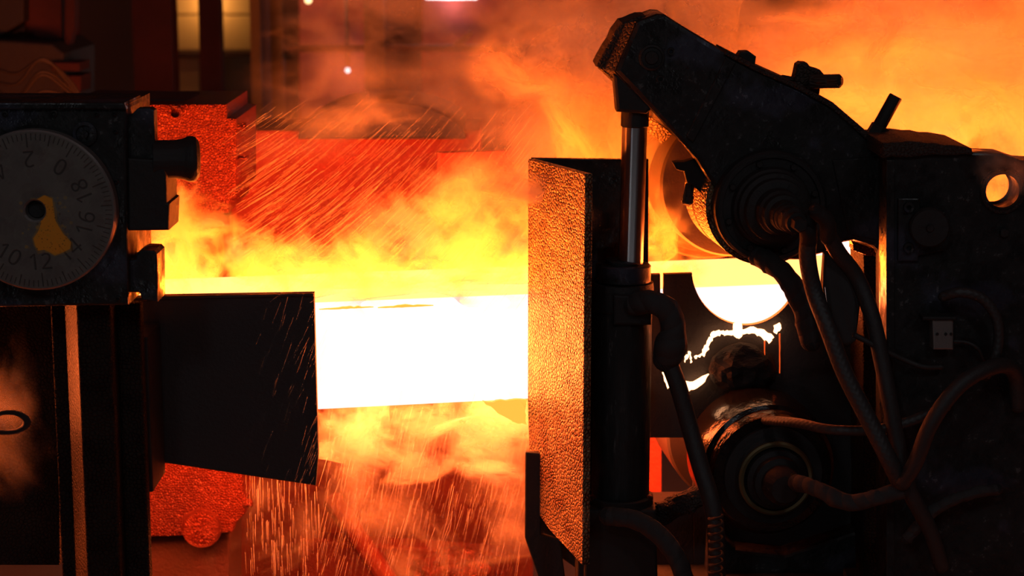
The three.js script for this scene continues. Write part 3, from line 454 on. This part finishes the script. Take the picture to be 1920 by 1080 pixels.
// ------------------------------------------------------------------ hoses and fittings on the right
{
  const P0 = at(1375, 345, -0.2), c = frame(P0, 0.6), t = thing('rotary_union', 'black rotary coupling on the hub of the upper roll with two hose outlets', 'coupling', c);
  const u = (s) => frame(P0, s);
  part('union_body', [turned([[0, 0], [0.034, 0], [0.034, 0.03], [0.03, 0.036], [0.03, 0.07], [0.024, 0.076], [0.024, 0.1], [0, 0.1]], u(0.59), u(0.75), 24), hex(u(0.64), AXLE, 0.033, 0.018)], M.black_iron, t);
  part('elbow', [hose([[1512, 408, 0.42], [1515, 430, 0.43], [1516, 452, 0.42]], 0.021), hose([[1530, 396, 0.47], [1550, 414, 0.46], [1553, 446, 0.44]], 0.019)], M.black_iron, t);
  part('end_plug', hex(u(0.69), AXLE, 0.018, 0.03), M.black_iron, t);
}
const hoseLabel = [
  ['water_hose', [[1516, 446, 0.42], [1514, 480, 0.41], [1526, 545, 0.4], [1552, 615, 0.44], [1584, 700, 0.47], [1630, 790, 0.5], [1668, 865, 0.52], [1690, 910, 0.5]], 0.0205, 'braided_rubber', 'braided hose from the coupling, the left one of the two long hoses'],
  ['water_hose', [[1553, 440, 0.44], [1572, 474, 0.42], [1606, 520, 0.4], [1634, 590, 0.42], [1652, 670, 0.44], [1668, 750, 0.46], [1684, 835, 0.47], [1706, 920, 0.48], [1742, 990, 0.46], [1765, 1060, 0.44]], 0.0195, 'rubber', 'smooth hose from the coupling, the right one of the two long hoses'],
  ['return_hose', [[1692, 905, 0.52], [1715, 870, 0.54], [1748, 790, 0.56], [1800, 722, 0.55], [1850, 692, 0.52], [1885, 686, 0.48], [1903, 705, 0.44], [1908, 760, 0.42]], 0.019, 'rubber', 'black hose arching up and over at the right edge'],
  ['cross_hose', [[1436, 788, 0.2], [1500, 794, 0.35], [1560, 806, 0.43], [1640, 806, 0.45], [1700, 792, 0.46], [1752, 772, 0.46], [1775, 762, 0.42]], 0.0125, 'braided_rubber', 'braided hose running level across behind the long hoses'],
  ['thin_pipe', [[1602, 628, 0.44], [1640, 648, 0.44], [1690, 672, 0.43], [1732, 688, 0.43], [1765, 688, 0.42]], 0.0065, 'rubber', 'thin black pipe sagging to the right below the valve block'],
  ['loop_hose', [[1768, 556, 0.44], [1800, 548, 0.46], [1842, 560, 0.46], [1868, 596, 0.46], [1872, 640, 0.46], [1862, 680, 0.46], [1848, 705, 0.45]], 0.0125, 'braided_rubber', 'braided hose looping over to the right of the valve block'],
  ['wrapped_pipe', [[1492, 905, 0.36], [1520, 912, 0.42], [1552, 926, 0.46], [1588, 942, 0.48], [1640, 934, 0.5], [1692, 918, 0.5]], 0.02, 'wrapping', 'ragged cloth-wrapped pipe leaving the hub of the lower roll'],
  ['wrapped_pipe', [[1420, 478, 0.23], [1455, 500, 0.28], [1485, 535, 0.3], [1506, 580, 0.3], [1520, 640, 0.3]], 0.026, 'wrapping', 'thick cloth-wrapped pipe crossing the round notch under the upper roll'],
  ['wrapped_pipe', [[1700, 1010, 0.44], [1760, 950, 0.46], [1820, 926, 0.46], [1870, 918, 0.44]], 0.014, 'wrapping', 'faint wrapped pipe low beside the right edge'],
];
for (const [n, pts, r, mat, lab] of hoseLabel) single(n, hose(pts, r, mat === 'wrapping' ? { lump: 0.0035, freq: 55 } : {}), M[mat], lab, n.includes('pipe') ? 'pipe' : 'hose');
{ // bundle of sacking tied round the hoses
  const g = lumpy(plate([[1548, 478], [1578, 470], [1602, 492], [1614, 530], [1612, 580], [1606, 640], [1590, 655], [1568, 650], [1552, 600], [1545, 540]], 0.4, 0.07, 0.012), 0.004, 40);
  single('sacking', g, M.wrapping, 'dark sacking hanging between the two long hoses', 'cloth');
}
{ // valve block
  const z = 0.44, c = at(1765, 655, z), t = thing('valve_block', 'small grey valve block with three dark screws on the right housing', 'valve', V(c.x, c.y, z));
  part('valve_body', plate([[1748, 598], [1788, 598], [1788, 656], [1750, 656]], z, 0.05, 0.004), M.dial_edge, t);
  part('valve_cap', plate([[1730, 594], [1794, 594], [1794, 601], [1730, 601]], z + 0.006, 0.05, 0.003), M.black_iron, t);
  for (const [x, y] of [[1757, 626], [1773, 626], [1783, 626]]) { const p = at(x, y, z); part('screw', rod(p, p.clone().add(V(0, 0, 0.004)), 0.0035, 0.001, 12), M.black_iron, t); }
  part('cable', hose([[1788, 640, z - 0.02], [1812, 642, z - 0.02], [1832, 652, z - 0.02], [1845, 676, z - 0.03]], 0.004), M.rubber, t);
}
{ // slag and rag piled on the ledge under the lower roll, left
  const g = lumpy(hose([[1228, 968, 0.1], [1262, 950, 0.12], [1300, 935, 0.14], [1336, 925, 0.14]], 0.03), 0.008, 50);
  single('slag_heap', g, M.crusted_dark, 'crusted slag lying left of the lower roll', 'slag');
}
{ // spring beside the falling hose
  const pts = []; for (let i = 0; i <= 200; i++) { const a = i / 200 * 9 * 2 * Math.PI, p = at(1342, 965 + i / 200 * 130, 0.48); pts.push(V(p.x + Math.cos(a) * 0.016, p.y, p.z + Math.sin(a) * 0.016)); }
  single('coil_spring', new THREE.TubeGeometry(new THREE.CatmullRomCurve3(pts), 300, 0.0035, 6), M.dark_steel, 'dark coil spring low between the cylinder and the lower roll', 'spring');
}
{ // machine bed that carries the lower roll, the cylinder and the notched plate
  const a = at(1250, 1090, 0.5), b = at(1600, 1090, 0.5);
  const t = thing('machine_bed', 'black machine bed under the lower roll along the bottom right', 'machine bed', V((a.x + b.x) / 2, 0, 0.1));
  part('bed_body', box(a.x - 0.03, b.x + 0.1, 0, at(1300, 1175, 0.42).y, -0.75, 0.52, 0.02), M.black_iron, t);
  part('bearing_chair', plate([[1330, 985], [1380, 1030], [1470, 1040], [1560, 1010], [1640, 985], [1660, 1200], [1320, 1200]], 0.02, 0.3, 0.01), M.greasy_steel, t);
}
// ------------------------------------------------------------------ beyond the bar
{
  const z = -0.95, c = at(910, 900, z), t = thing('far_side_guard', 'far rusty guard plate behind the spray, right of a vertical edge', 'guard plate', V(c.x, c.y, z));
  part('plate', plate([[820, 286], [1010, 280], [1240, 280], [1240, 1000], [985, 1000], [985, 640], [820, 640]], z, 0.03, 0.004), M.rusty_steel, t);
  part('edge_angle', plate([[820, 286], [828, 286], [828, 640], [820, 640]], z + 0.03, 0.03, 0.002), M.rusty_steel, t);
}
{
  const z = -1.6, c = at(700, 900, z), t = thing('rear_housing', 'broad rusty housing behind the spray with a grey rounded hood', 'machine frame', V(c.x, 0, z));
  part('front_plate', plate([[432, 262], [470, 244], [900, 244], [900, 720], [432, 720]], z, 0.4, 0.01), M.rusty_steel, t);
  const hood = []; for (let i = 0; i <= 24; i++) { const a = Math.PI * (1 - i / 24); hood.push([715 + 158 * Math.cos(a), 262 - 72 * Math.sin(a)]); }
  part('hood', plate([...hood], z + 0.05, 0.5, 0.02), M.hood_paint, t);
  part('base', plate([[440, 720], [1000, 720], [1000, 1300], [440, 1300]], z - 0.1, 0.3, 0.01), M.wet_rust, t);
  for (const x of [520, 610, 700, 790, 870]) { const p = at(x, 690, z); part('bolt', hex(p, V(0, 0, 1), 0.014, 0.012), M.rusty_steel, t); }
}
{ // chute under the bar
  const t0 = at(700, 1080, -1.1), t = thing('scale_chute', 'sloping rusty chute below the glowing bar at the bottom of the gap', 'chute', V(t0.x, 0, -1.1));
  const a = [at(610, 930, -1.2), at(690, 1120, -0.8)], L = a[0].distanceTo(a[1]);
  part('chute_pipe', [rod(at(622, 935, -1.25), at(735, 1100, -0.95), 0.032, 0.008)], M.wet_rust, t);
  part('chute_bed', plate([[560, 1010], [960, 1040], [985, 1300], [560, 1300]], -1.2, 0.1, 0.01), M.wet_rust, t);
}
{ // scale heap
  const p = at(850, 1075, -1.05), g = new THREE.IcosahedronGeometry(0.14, 6); g.scale(1, 0.75, 0.6); g.translate(p.x, p.y - 0.02, p.z); lumpy(g, 0.03, 22);
  single('scale_heap', boxUV(g), M.scaled_steel, 'heap of glittering broken scale at the bottom of the gap', 'scale');
}
// columns, posts and panels at the back of the hall
function column(px0, px1, z, mat, name, label, cat, group) {
  const a = at(px0, 100, z), b = at(px1, 100, z), w = b.x - a.x, d = w * 0.9, f = w * 0.12, s = new THREE.Shape([[-w / 2, -d / 2], [w / 2, -d / 2], [w / 2, -d / 2 + f], [f / 2, -d / 2 + f], [f / 2, d / 2 - f], [w / 2, d / 2 - f], [w / 2, d / 2], [-w / 2, d / 2], [-w / 2, d / 2 - f], [-f / 2, d / 2 - f], [-f / 2, -d / 2 + f], [-w / 2, -d / 2 + f]].map((p) => new THREE.Vector2(...p)));
  const g = new THREE.ExtrudeGeometry(s, { depth: HALL.top - 0.02, bevelEnabled: false }); g.rotateX(-Math.PI / 2); g.translate((a.x + b.x) / 2, 0.02, z - d / 2);
  const t = thing(name, label, cat, V((a.x + b.x) / 2, 0, z - d / 2), group);
  part('shaft', boxUV(g), mat, t); part('base_plate', box(a.x - 0.06, b.x + 0.06, 0, 0.03, z - d - 0.06, z + 0.06), mat, t);
}
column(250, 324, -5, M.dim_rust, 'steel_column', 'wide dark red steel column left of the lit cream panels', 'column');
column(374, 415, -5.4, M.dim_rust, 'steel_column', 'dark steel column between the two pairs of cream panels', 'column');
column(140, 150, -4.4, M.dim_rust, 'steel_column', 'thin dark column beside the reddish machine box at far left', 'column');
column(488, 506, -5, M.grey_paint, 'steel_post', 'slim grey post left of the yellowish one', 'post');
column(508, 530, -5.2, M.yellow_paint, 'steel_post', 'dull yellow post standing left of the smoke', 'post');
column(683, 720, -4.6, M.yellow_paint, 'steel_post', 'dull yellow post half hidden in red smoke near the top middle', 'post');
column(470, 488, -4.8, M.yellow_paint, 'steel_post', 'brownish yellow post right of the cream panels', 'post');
{ // cream wall panels and the lamps that light them
  const z = -8.6;
  [[320, 374, -60, 27], [320, 374, 29, 95], [320, 374, 108, 190], [413, 480, -60, 27], [413, 480, 29, 95]].forEach(([x0, x1, y0, y1], i) => {
    const lab = ['top cream panel in the lit bay left of the middle column', 'second cream panel down in the lit bay left of the middle column', 'lowest cream panel in the lit bay left of the middle column, below a dark rail', 'upper dim panel right of the middle column', 'lower dim panel right of the middle column'][i];
    single('wall_panel', plate([[x0, y0], [x1, y0], [x1, y1], [x0, y1]], z, 0.05, 0.01), M.cream_panel, lab, 'panel');
  });
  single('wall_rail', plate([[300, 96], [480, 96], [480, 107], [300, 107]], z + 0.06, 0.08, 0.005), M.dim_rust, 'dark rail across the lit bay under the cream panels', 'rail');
  const lamp = (px, py, zz, power, lab, col, mat, r) => { const p = at(px, py, zz), t = thing('wall_lamp', lab, 'lamp', p);
    const s = new THREE.SphereGeometry(r, 20, 14); s.translate(p.x, p.y, p.z); part('lamp_globe', s, mat, t); part('lamp_stem', rod(p.clone().add(V(0, r * 0.9, 0)), p.clone().add(V(0, 1.2, 0)), 0.012), M.grey_paint, t);
    const l = new THREE.PointLight(col, power); l.name = 'wall_lamp_light'; l.shadow.radius = r / 0.02; t.add(l); };
  lamp(389, 2, -8.45, 0.4, 'warm globe lamp hidden behind the middle column', rgb(1, 0.5, 0.14), M.warm_lamp_glass, 0.03);
  lamp(321, 8, -8.35, 0.06, 'warm globe lamp peeping out beside the wide column', rgb(1, 0.5, 0.14), M.warm_lamp_glass, 0.03);
  lamp(578, 0, -6.4, 0.1, 'small lamp at the very top edge left of the middle', rgb(1, 0.7, 0.4), M.warm_lamp_glass, 0.02);
  lamp(652, 132, -6.4, 0.1, 'small white lamp low behind the smoke', rgb(0.9, 0.9, 1), M.lamp_glass, 0.014);
  const p = at(846, -9, -5.56), t = thing('tube_lamp', 'cold white tube lamp cut by the top edge of the picture', 'lamp', p);
  part('tube', rod(p.clone().add(V(-0.14, 0, 0)), p.clone().add(V(0.14, 0, 0)), 0.022, 0.005, 16), M.lamp_glass, t); part('lamp_rail', box(p.x - 0.16, p.x + 0.16, p.y + 0.02, p.y + 0.05, p.z - 0.03, p.z + 0.03), M.grey_paint, t); part('bracket', box(p.x - 0.03, p.x + 0.03, p.y + 0.02, p.y + 0.05, p.z - 0.05, p.z), M.grey_paint, t);
  const l = new THREE.PointLight(rgb(0.85, 0.9, 1), 0.08); l.name = 'tube_light'; l.position.set(0, -0.05, 0.05); t.add(l);
}
single('wall_cabinet', plate([[722, -60], [782, -60], [782, 55], [722, 55]], -6.2, 0.4, 0.01), M.grey_paint, 'lilac grey cabinet right of the yellow post in the smoke', 'cabinet');
single('tilted_sheet', plate([[848, 85], [880, 58], [886, 62], [868, 86]], -4.92, 0.03, 0.002), M.cream_panel, 'small pale tilted sheet in the smoke near the top middle', 'sheet');
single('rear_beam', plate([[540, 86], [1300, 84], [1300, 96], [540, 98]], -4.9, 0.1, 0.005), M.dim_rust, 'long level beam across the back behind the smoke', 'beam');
single('tall_panel', plate([[560, -60], [700, -60], [700, 230], [560, 230]], -6.6, 0.1, 0.01), M.rusty_steel, 'dim dark panel behind the yellow post in the smoke', 'panel');
single('tall_panel', plate([[790, -80], [1160, -80], [1160, 260], [790, 260]], -5.6, 0.1, 0.01), M.rusty_steel, 'broad reddish panel behind the smoke left of the lever arm', 'panel');
{ // reddish machine box and clutter at far left
  const z = -3.2, c = at(90, 190, z), t = thing('machine_box', 'dull red machine box with upright panels at the top left corner', 'machine box', V(c.x, c.y, z));
  part('panel', plate([[46, -60], [114, -60], [116, 86], [104, 78], [62, 70], [60, 62], [46, 60]], z, 0.2, 0.01), M.dim_rust, t);
  part('panel', plate([[121, -60], [139, -60], [139, 52], [126, 92], [120, 90]], z + 0.05, 0.1, 0.006), M.dim_rust, t);
  part('panel', plate([[-20, -60], [44, -60], [44, 40], [-20, 80]], z + 0.1, 0.2, 0.006), M.black_iron, t);
  part('drawer_front', plate([[96, 117], [149, 118], [149, 134], [96, 132]], z + 0.3, 0.2, 0.005), M.dim_rust, t);
  part('drawer_front', plate([[118, 142], [152, 142], [151, 172], [140, 173], [122, 160]], z + 0.3, 0.2, 0.005), M.dim_rust, t);
  part('carcass', plate([[-30, 74], [96, 82], [120, 100], [120, 196], [-30, 196]], z + 0.25, 0.6, 0.01), M.black_iron, t);
}
for (let i = 0; i < 5; i++) { // cables drooping over the clutter
  const y = 120 + i * 14; single('cable', hose([[-20, y + rr(-10, 20), -1.9], [30, y + rr(10, 40), -1.85], [80, y - rr(0, 30), -1.8], [130, 150 + i * 8, -1.85], [165, 205, -1.9]], 0.006), M.black_iron, ['topmost of the black cables drooping over the dark clutter at top left', 'second black cable from the top of the clutter at top left', 'middle one of the black cables over the clutter at top left', 'fourth black cable from the top over the clutter at top left', 'lowest black cable over the clutter, just above the bearing block'][i], 'cable', 'cables over the clutter at top left');
}

// ------------------------------------------------------------------ water: drips and spray
const needle = (() => { const g = new THREE.CylinderGeometry(1, 0.35, 1, 5, 1); return g; })();
std('water_spray', { color: rgb(0.95, 0.95, 0.95), roughness: 1, transmission: 0.6, thickness: 0, specularIntensity: 0.2, transparent: true, opacity: 0.2 });
function spray(name, label, n, pick) {
  const im = new THREE.InstancedMesh(needle, M.water_spray, n), m = new THREE.Matrix4(), q = new THREE.Quaternion();
  for (let i = 0; i < n; i++) { const { p, d, l, r } = pick(i); q.setFromUnitVectors(V(0, 1, 0), d.normalize()); m.compose(p, q, V(r, l, r)); im.setMatrixAt(i, m); }
  im.name = numbered(name); im.castShadow = im.receiveShadow = true; im.userData = { kind: 'stuff', label, category: 'water' }; scene.add(im);
}
spray('water_spray', 'fine slanting spray of water above the glowing bar', 1700, () => {
  const x = rr(450, 1000), y = 562 - 370 * (1 - Math.sqrt(rnd())) - 10 * rnd(), z = rr(-0.6, 0.32), a = (32 + 22 * (x - 450) / 550 + rr(-5, 5)) * Math.PI / 180;
  return { p: at(x, y, z), d: V(Math.cos(a), Math.sin(a), rr(-0.2, 0.2)), l: rr(0.03, 0.14), r: rr(0.0002, 0.00055) };
});
spray('water_spray', 'steep falling spray of water below the glowing bar', 700, () => {
  const x = rr(600, 985), y = rr(770, 1080), z = rr(-0.9, 0.2), a = (78 + rr(-8, 5)) * Math.PI / 180;
  return { p: at(x, y, z), d: V(Math.cos(a), Math.sin(a), rr(-0.2, 0.2)), l: rr(0.02, 0.12), r: rr(0.0003, 0.0008) };
});
spray('water_spray', 'spray blown over the right end of the dark guard plate', 90, () => {
  const x = 600 - 130 * rnd() ** 1.6, y = rr(570, 930), z = rr(0.3, 0.42), a = (68 + rr(-8, 8)) * Math.PI / 180;
  return { p: at(x, y, z), d: V(Math.cos(a), Math.sin(a), rr(-0.2, 0.2)), l: rr(0.02, 0.09), r: rr(0.00012, 0.0003) };
});
spray('water_drips', 'strings of water dripping from the lower edge of the dark guard plate', 150, () => {
  const x = rr(460, 600), y = 893 + (x - 470) * 0.14 + rr(0, 190), z = rr(-0.3, 0.24);
  return { p: at(x, y, z), d: V(rr(-0.04, 0.04), 1, 0), l: rr(0.015, 0.09), r: rr(0.0003, 0.0009) };
});

// ------------------------------------------------------------------ steam and smoke
let puffAlpha;
const puffs = (() => { // 16 tufts of vapour, 512 pixels each: how dense, nothing else
  const S = 512, N = 2048, d = new Uint8Array(N * N * 4), G = fbm(512, 3, 7, 0.58), H = fbm(512, 2, 5, 0.5), W = fbm(512, 4, 4, 0.5);
  for (let ty = 0; ty < 4; ty++) for (let tx = 0; tx < 4; tx++) { const ox = Math.floor(rnd() * 512), oy = Math.floor(rnd() * 512), sx = tx % 2 ? 1 : 0.6, amp = 0.55 + 0.45 * rnd();
    for (let y = 0; y < S; y++) for (let x = 0; x < S; x++) { const u = (x + 0.5) / S * 2 - 1, v = (y + 0.5) / S * 2 - 1; const w1 = W[((y + oy) & 511) * 512 + ((x + ox) & 511)] - 0.5, w2 = H[((y + ox) & 511) * 512 + ((x + oy) & 511)] - 0.5;
      const gx = Math.floor(x * sx + ox + 120 * w1) & 511, gy = Math.floor(y + oy + 120 * w2) & 511, n = G[gy * 512 + gx];
      const r = Math.hypot(u, v), e = sstep(1.0, 0.15, r + 0.9 * w2 + 0.5 * w1) * sstep(1, 0.8, Math.max(Math.abs(u), Math.abs(v)));
      const a = amp * e * sstep(0.3, 0.72, n); const k = ((ty * S + y) * N + tx * S + x) * 4; d[k] = d[k + 1] = d[k + 2] = a * 255; d[k + 3] = 255; } }
  puffAlpha = (u, v) => d[(Math.min(N - 1, Math.floor(v * N)) * N + Math.min(N - 1, Math.floor(u * N))) * 4];
  const t = new THREE.DataTexture(d, N, N); t.magFilter = THREE.LinearFilter; t.minFilter = THREE.LinearFilter; t.needsUpdate = true; return t;
})();
function vapour(name, op) { return std(name, { color: rgb(0.72, 0.68, 0.58), roughness: 1, transmission: 0.5, thickness: 0, specularIntensity: 0, alphaMap: puffs, transparent: true, opacity: op, side: THREE.DoubleSide }); }
const steamMat = vapour('steam', 0.75), thinMat = vapour('thin_smoke', 0.4), faintMat = vapour('faint_mist', 0.13);
// crumpled veils of vapour at many depths and turns
function cloud(name, label, n, mat, pick) {
  const out = [];
  for (let i = 0; i < n; i++) { const { p, w, h, yaw = rr(-1.0, 1.0), tip = rr(-0.5, 0.5), roll = rr(-3.14, 3.14), amp = 0.11 } = pick(i);
    const g = new THREE.PlaneGeometry(1, 1, 20, 20), a = g.attributes.position, k = rr(0, 100), tx = Math.floor(rnd() * 4), ty = Math.floor(rnd() * 4), uv = g.attributes.uv;
    for (let j = 0; j < a.count; j++) { const x = a.getX(j), y = a.getY(j); a.setXYZ(j, x + 0.12 * noise3(x * 2 + k, y * 2, 5), y + 0.12 * noise3(x * 2, y * 2 + k, 9), amp * (noise3(x * 2.2 + k, y * 2.2, 1) + 0.4 * noise3(x * 4.5, y * 4.5 + k, 2))); uv.setXY(j, (tx + 0.004 + uv.getX(j) * 0.992) / 4, (ty + 0.004 + uv.getY(j) * 0.992) / 4); }
    const keep = [], ix = g.index.array; // leave out the empty margins
    for (let q = 0; q < ix.length; q += 3) { let m = 0; for (let e = 0; e < 28 && m < 5; e++) { const b1 = (e % 7) / 6, b2 = (1 - b1) * Math.floor(e / 7) / 3, b3 = 1 - b1 - b2; m = Math.max(m, puffAlpha(b1 * uv.getX(ix[q]) + b2 * uv.getX(ix[q + 1]) + b3 * uv.getX(ix[q + 2]), b1 * uv.getY(ix[q]) + b2 * uv.getY(ix[q + 1]) + b3 * uv.getY(ix[q + 2]))); } if (m >= 5) keep.push(ix[q], ix[q + 1], ix[q + 2]); }
    g.setIndex(keep); g.rotateZ(roll); g.scale(w, h, (w + h) / 2); g.computeVertexNormals(); g.rotateX(tip); g.rotateY(yaw); g.translate(p.x, p.y, p.z); out.push(g); }
  const g = mergeGeometries(out), c = V(0, 0, 0); g.computeBoundingBox(); g.boundingBox.getCenter(c); g.translate(-c.x, -c.y, -c.z);
  const m = shade(new THREE.Mesh(g, mat)); m.name = numbered(name); m.position.copy(c); m.userData = { kind: 'stuff', label, category: 'smoke' }; scene.add(m);
}
cloud('steam_cloud', 'yellow steam rolling off the glowing bar above the dark guard plate', 34, steamMat, () => { const x = rr(270, 620), f = rnd() ** 1.3; return { p: at(x, 548 - f * (x < 480 ? 120 : 60), rr(-0.45, 0.12)), w: rr(0.16, 0.34), h: rr(0.12, 0.26) }; });
cloud('steam_cloud', 'low bright steam creeping along the top of the glowing bar', 26, steamMat, () => ({ p: at(rr(590, 1010), rr(505, 556), rr(-0.5, 0.05)), w: rr(0.18, 0.34), h: rr(0.08, 0.14), roll: rr(-0.4, 0.4) }));
cloud('steam_cloud', 'column of orange steam rising beside the spool', 7, steamMat, () => ({ p: at(rr(330, 390), rr(360, 480), rr(-0.4, 0.0)), w: rr(0.1, 0.18), h: rr(0.18, 0.3) }));
cloud('steam_cloud', 'bright steam boiling off the bar up to the right guard', 42, steamMat, () => { const x = rr(620, 1030), f = rnd() ** 1.2; return { p: at(x, 545 - f * (50 + 0.55 * (x - 620)), rr(-0.6, 0.1)), w: rr(0.2, 0.42), h: rr(0.14, 0.3) }; });
cloud('smoke_cloud', 'orange smoke billowing behind the hydraulic rod and the guard', 36, steamMat, () => { const x = 860 + 420 * Math.sqrt(rnd()); return { p: at(x, rr(60, 470) + (1250 - x) * 0.12, rr(-0.9, -0.3)), w: rr(0.3, 0.6), h: rr(0.25, 0.5) }; });
cloud('smoke_cloud', 'thick orange smoke filling the upper right behind the lever arm', 62, steamMat, () => ({ p: at(rr(1120, 2000), rr(-60, 330), rr(-1.0, -0.25)), w: rr(0.4, 0.8), h: rr(0.3, 0.6) }));
cloud('smoke_cloud', 'wide banks of orange smoke high behind the lever arm', 16, steamMat, () => ({ p: at(rr(1150, 2000), rr(-20, 260), rr(-1.1, -0.5)), w: rr(0.9, 1.4), h: rr(0.5, 0.8), amp: 0.07 }));
cloud('smoke_cloud', 'thin red smoke drifting at the top middle', 28, thinMat, () => ({ p: at(520 + 600 * rnd() ** 0.75, rr(-20, 260), rr(-1.8, -0.7)), w: rr(0.4, 0.9), h: rr(0.25, 0.5) }));
cloud('steam_cloud', 'hot mist hanging right under the glowing bar', 36, steamMat, () => ({ p: at(rr(600, 1000), 770 + 110 * rnd() ** 1.6, rr(-0.5, 0.0)), w: rr(0.2, 0.4), h: rr(0.12, 0.24) }));
cloud('steam_cloud', 'red mist deep in the gap below the bar', 12, thinMat, () => ({ p: at(rr(480, 990), rr(860, 1040), rr(-0.9, -0.2)), w: rr(0.25, 0.5), h: rr(0.2, 0.4) }));
cloud('steam_cloud', 'curling steam in the gap between the rod and the upper roll', 10, steamMat, () => ({ p: at(rr(1215, 1290), rr(320, 520), rr(-0.5, -0.12)), w: rr(0.1, 0.22), h: rr(0.12, 0.25) }));
cloud('smoke_wisp', 'faint pinkish smoke before the round hole at the right edge', 5, thinMat, () => ({ p: at(rr(1870, 1930), rr(270, 350), rr(0.45, 0.6)), w: rr(0.1, 0.2), h: rr(0.12, 0.2) }));
cloud('smoke_wisp', 'faint red mist beside the oval ring at the left edge', 5, faintMat, () => ({ p: at(rr(-40, 40), rr(700, 850), rr(0.42, 0.58)), w: rr(0.18, 0.3), h: rr(0.24, 0.4) }));

renderer.render(scene, camera);
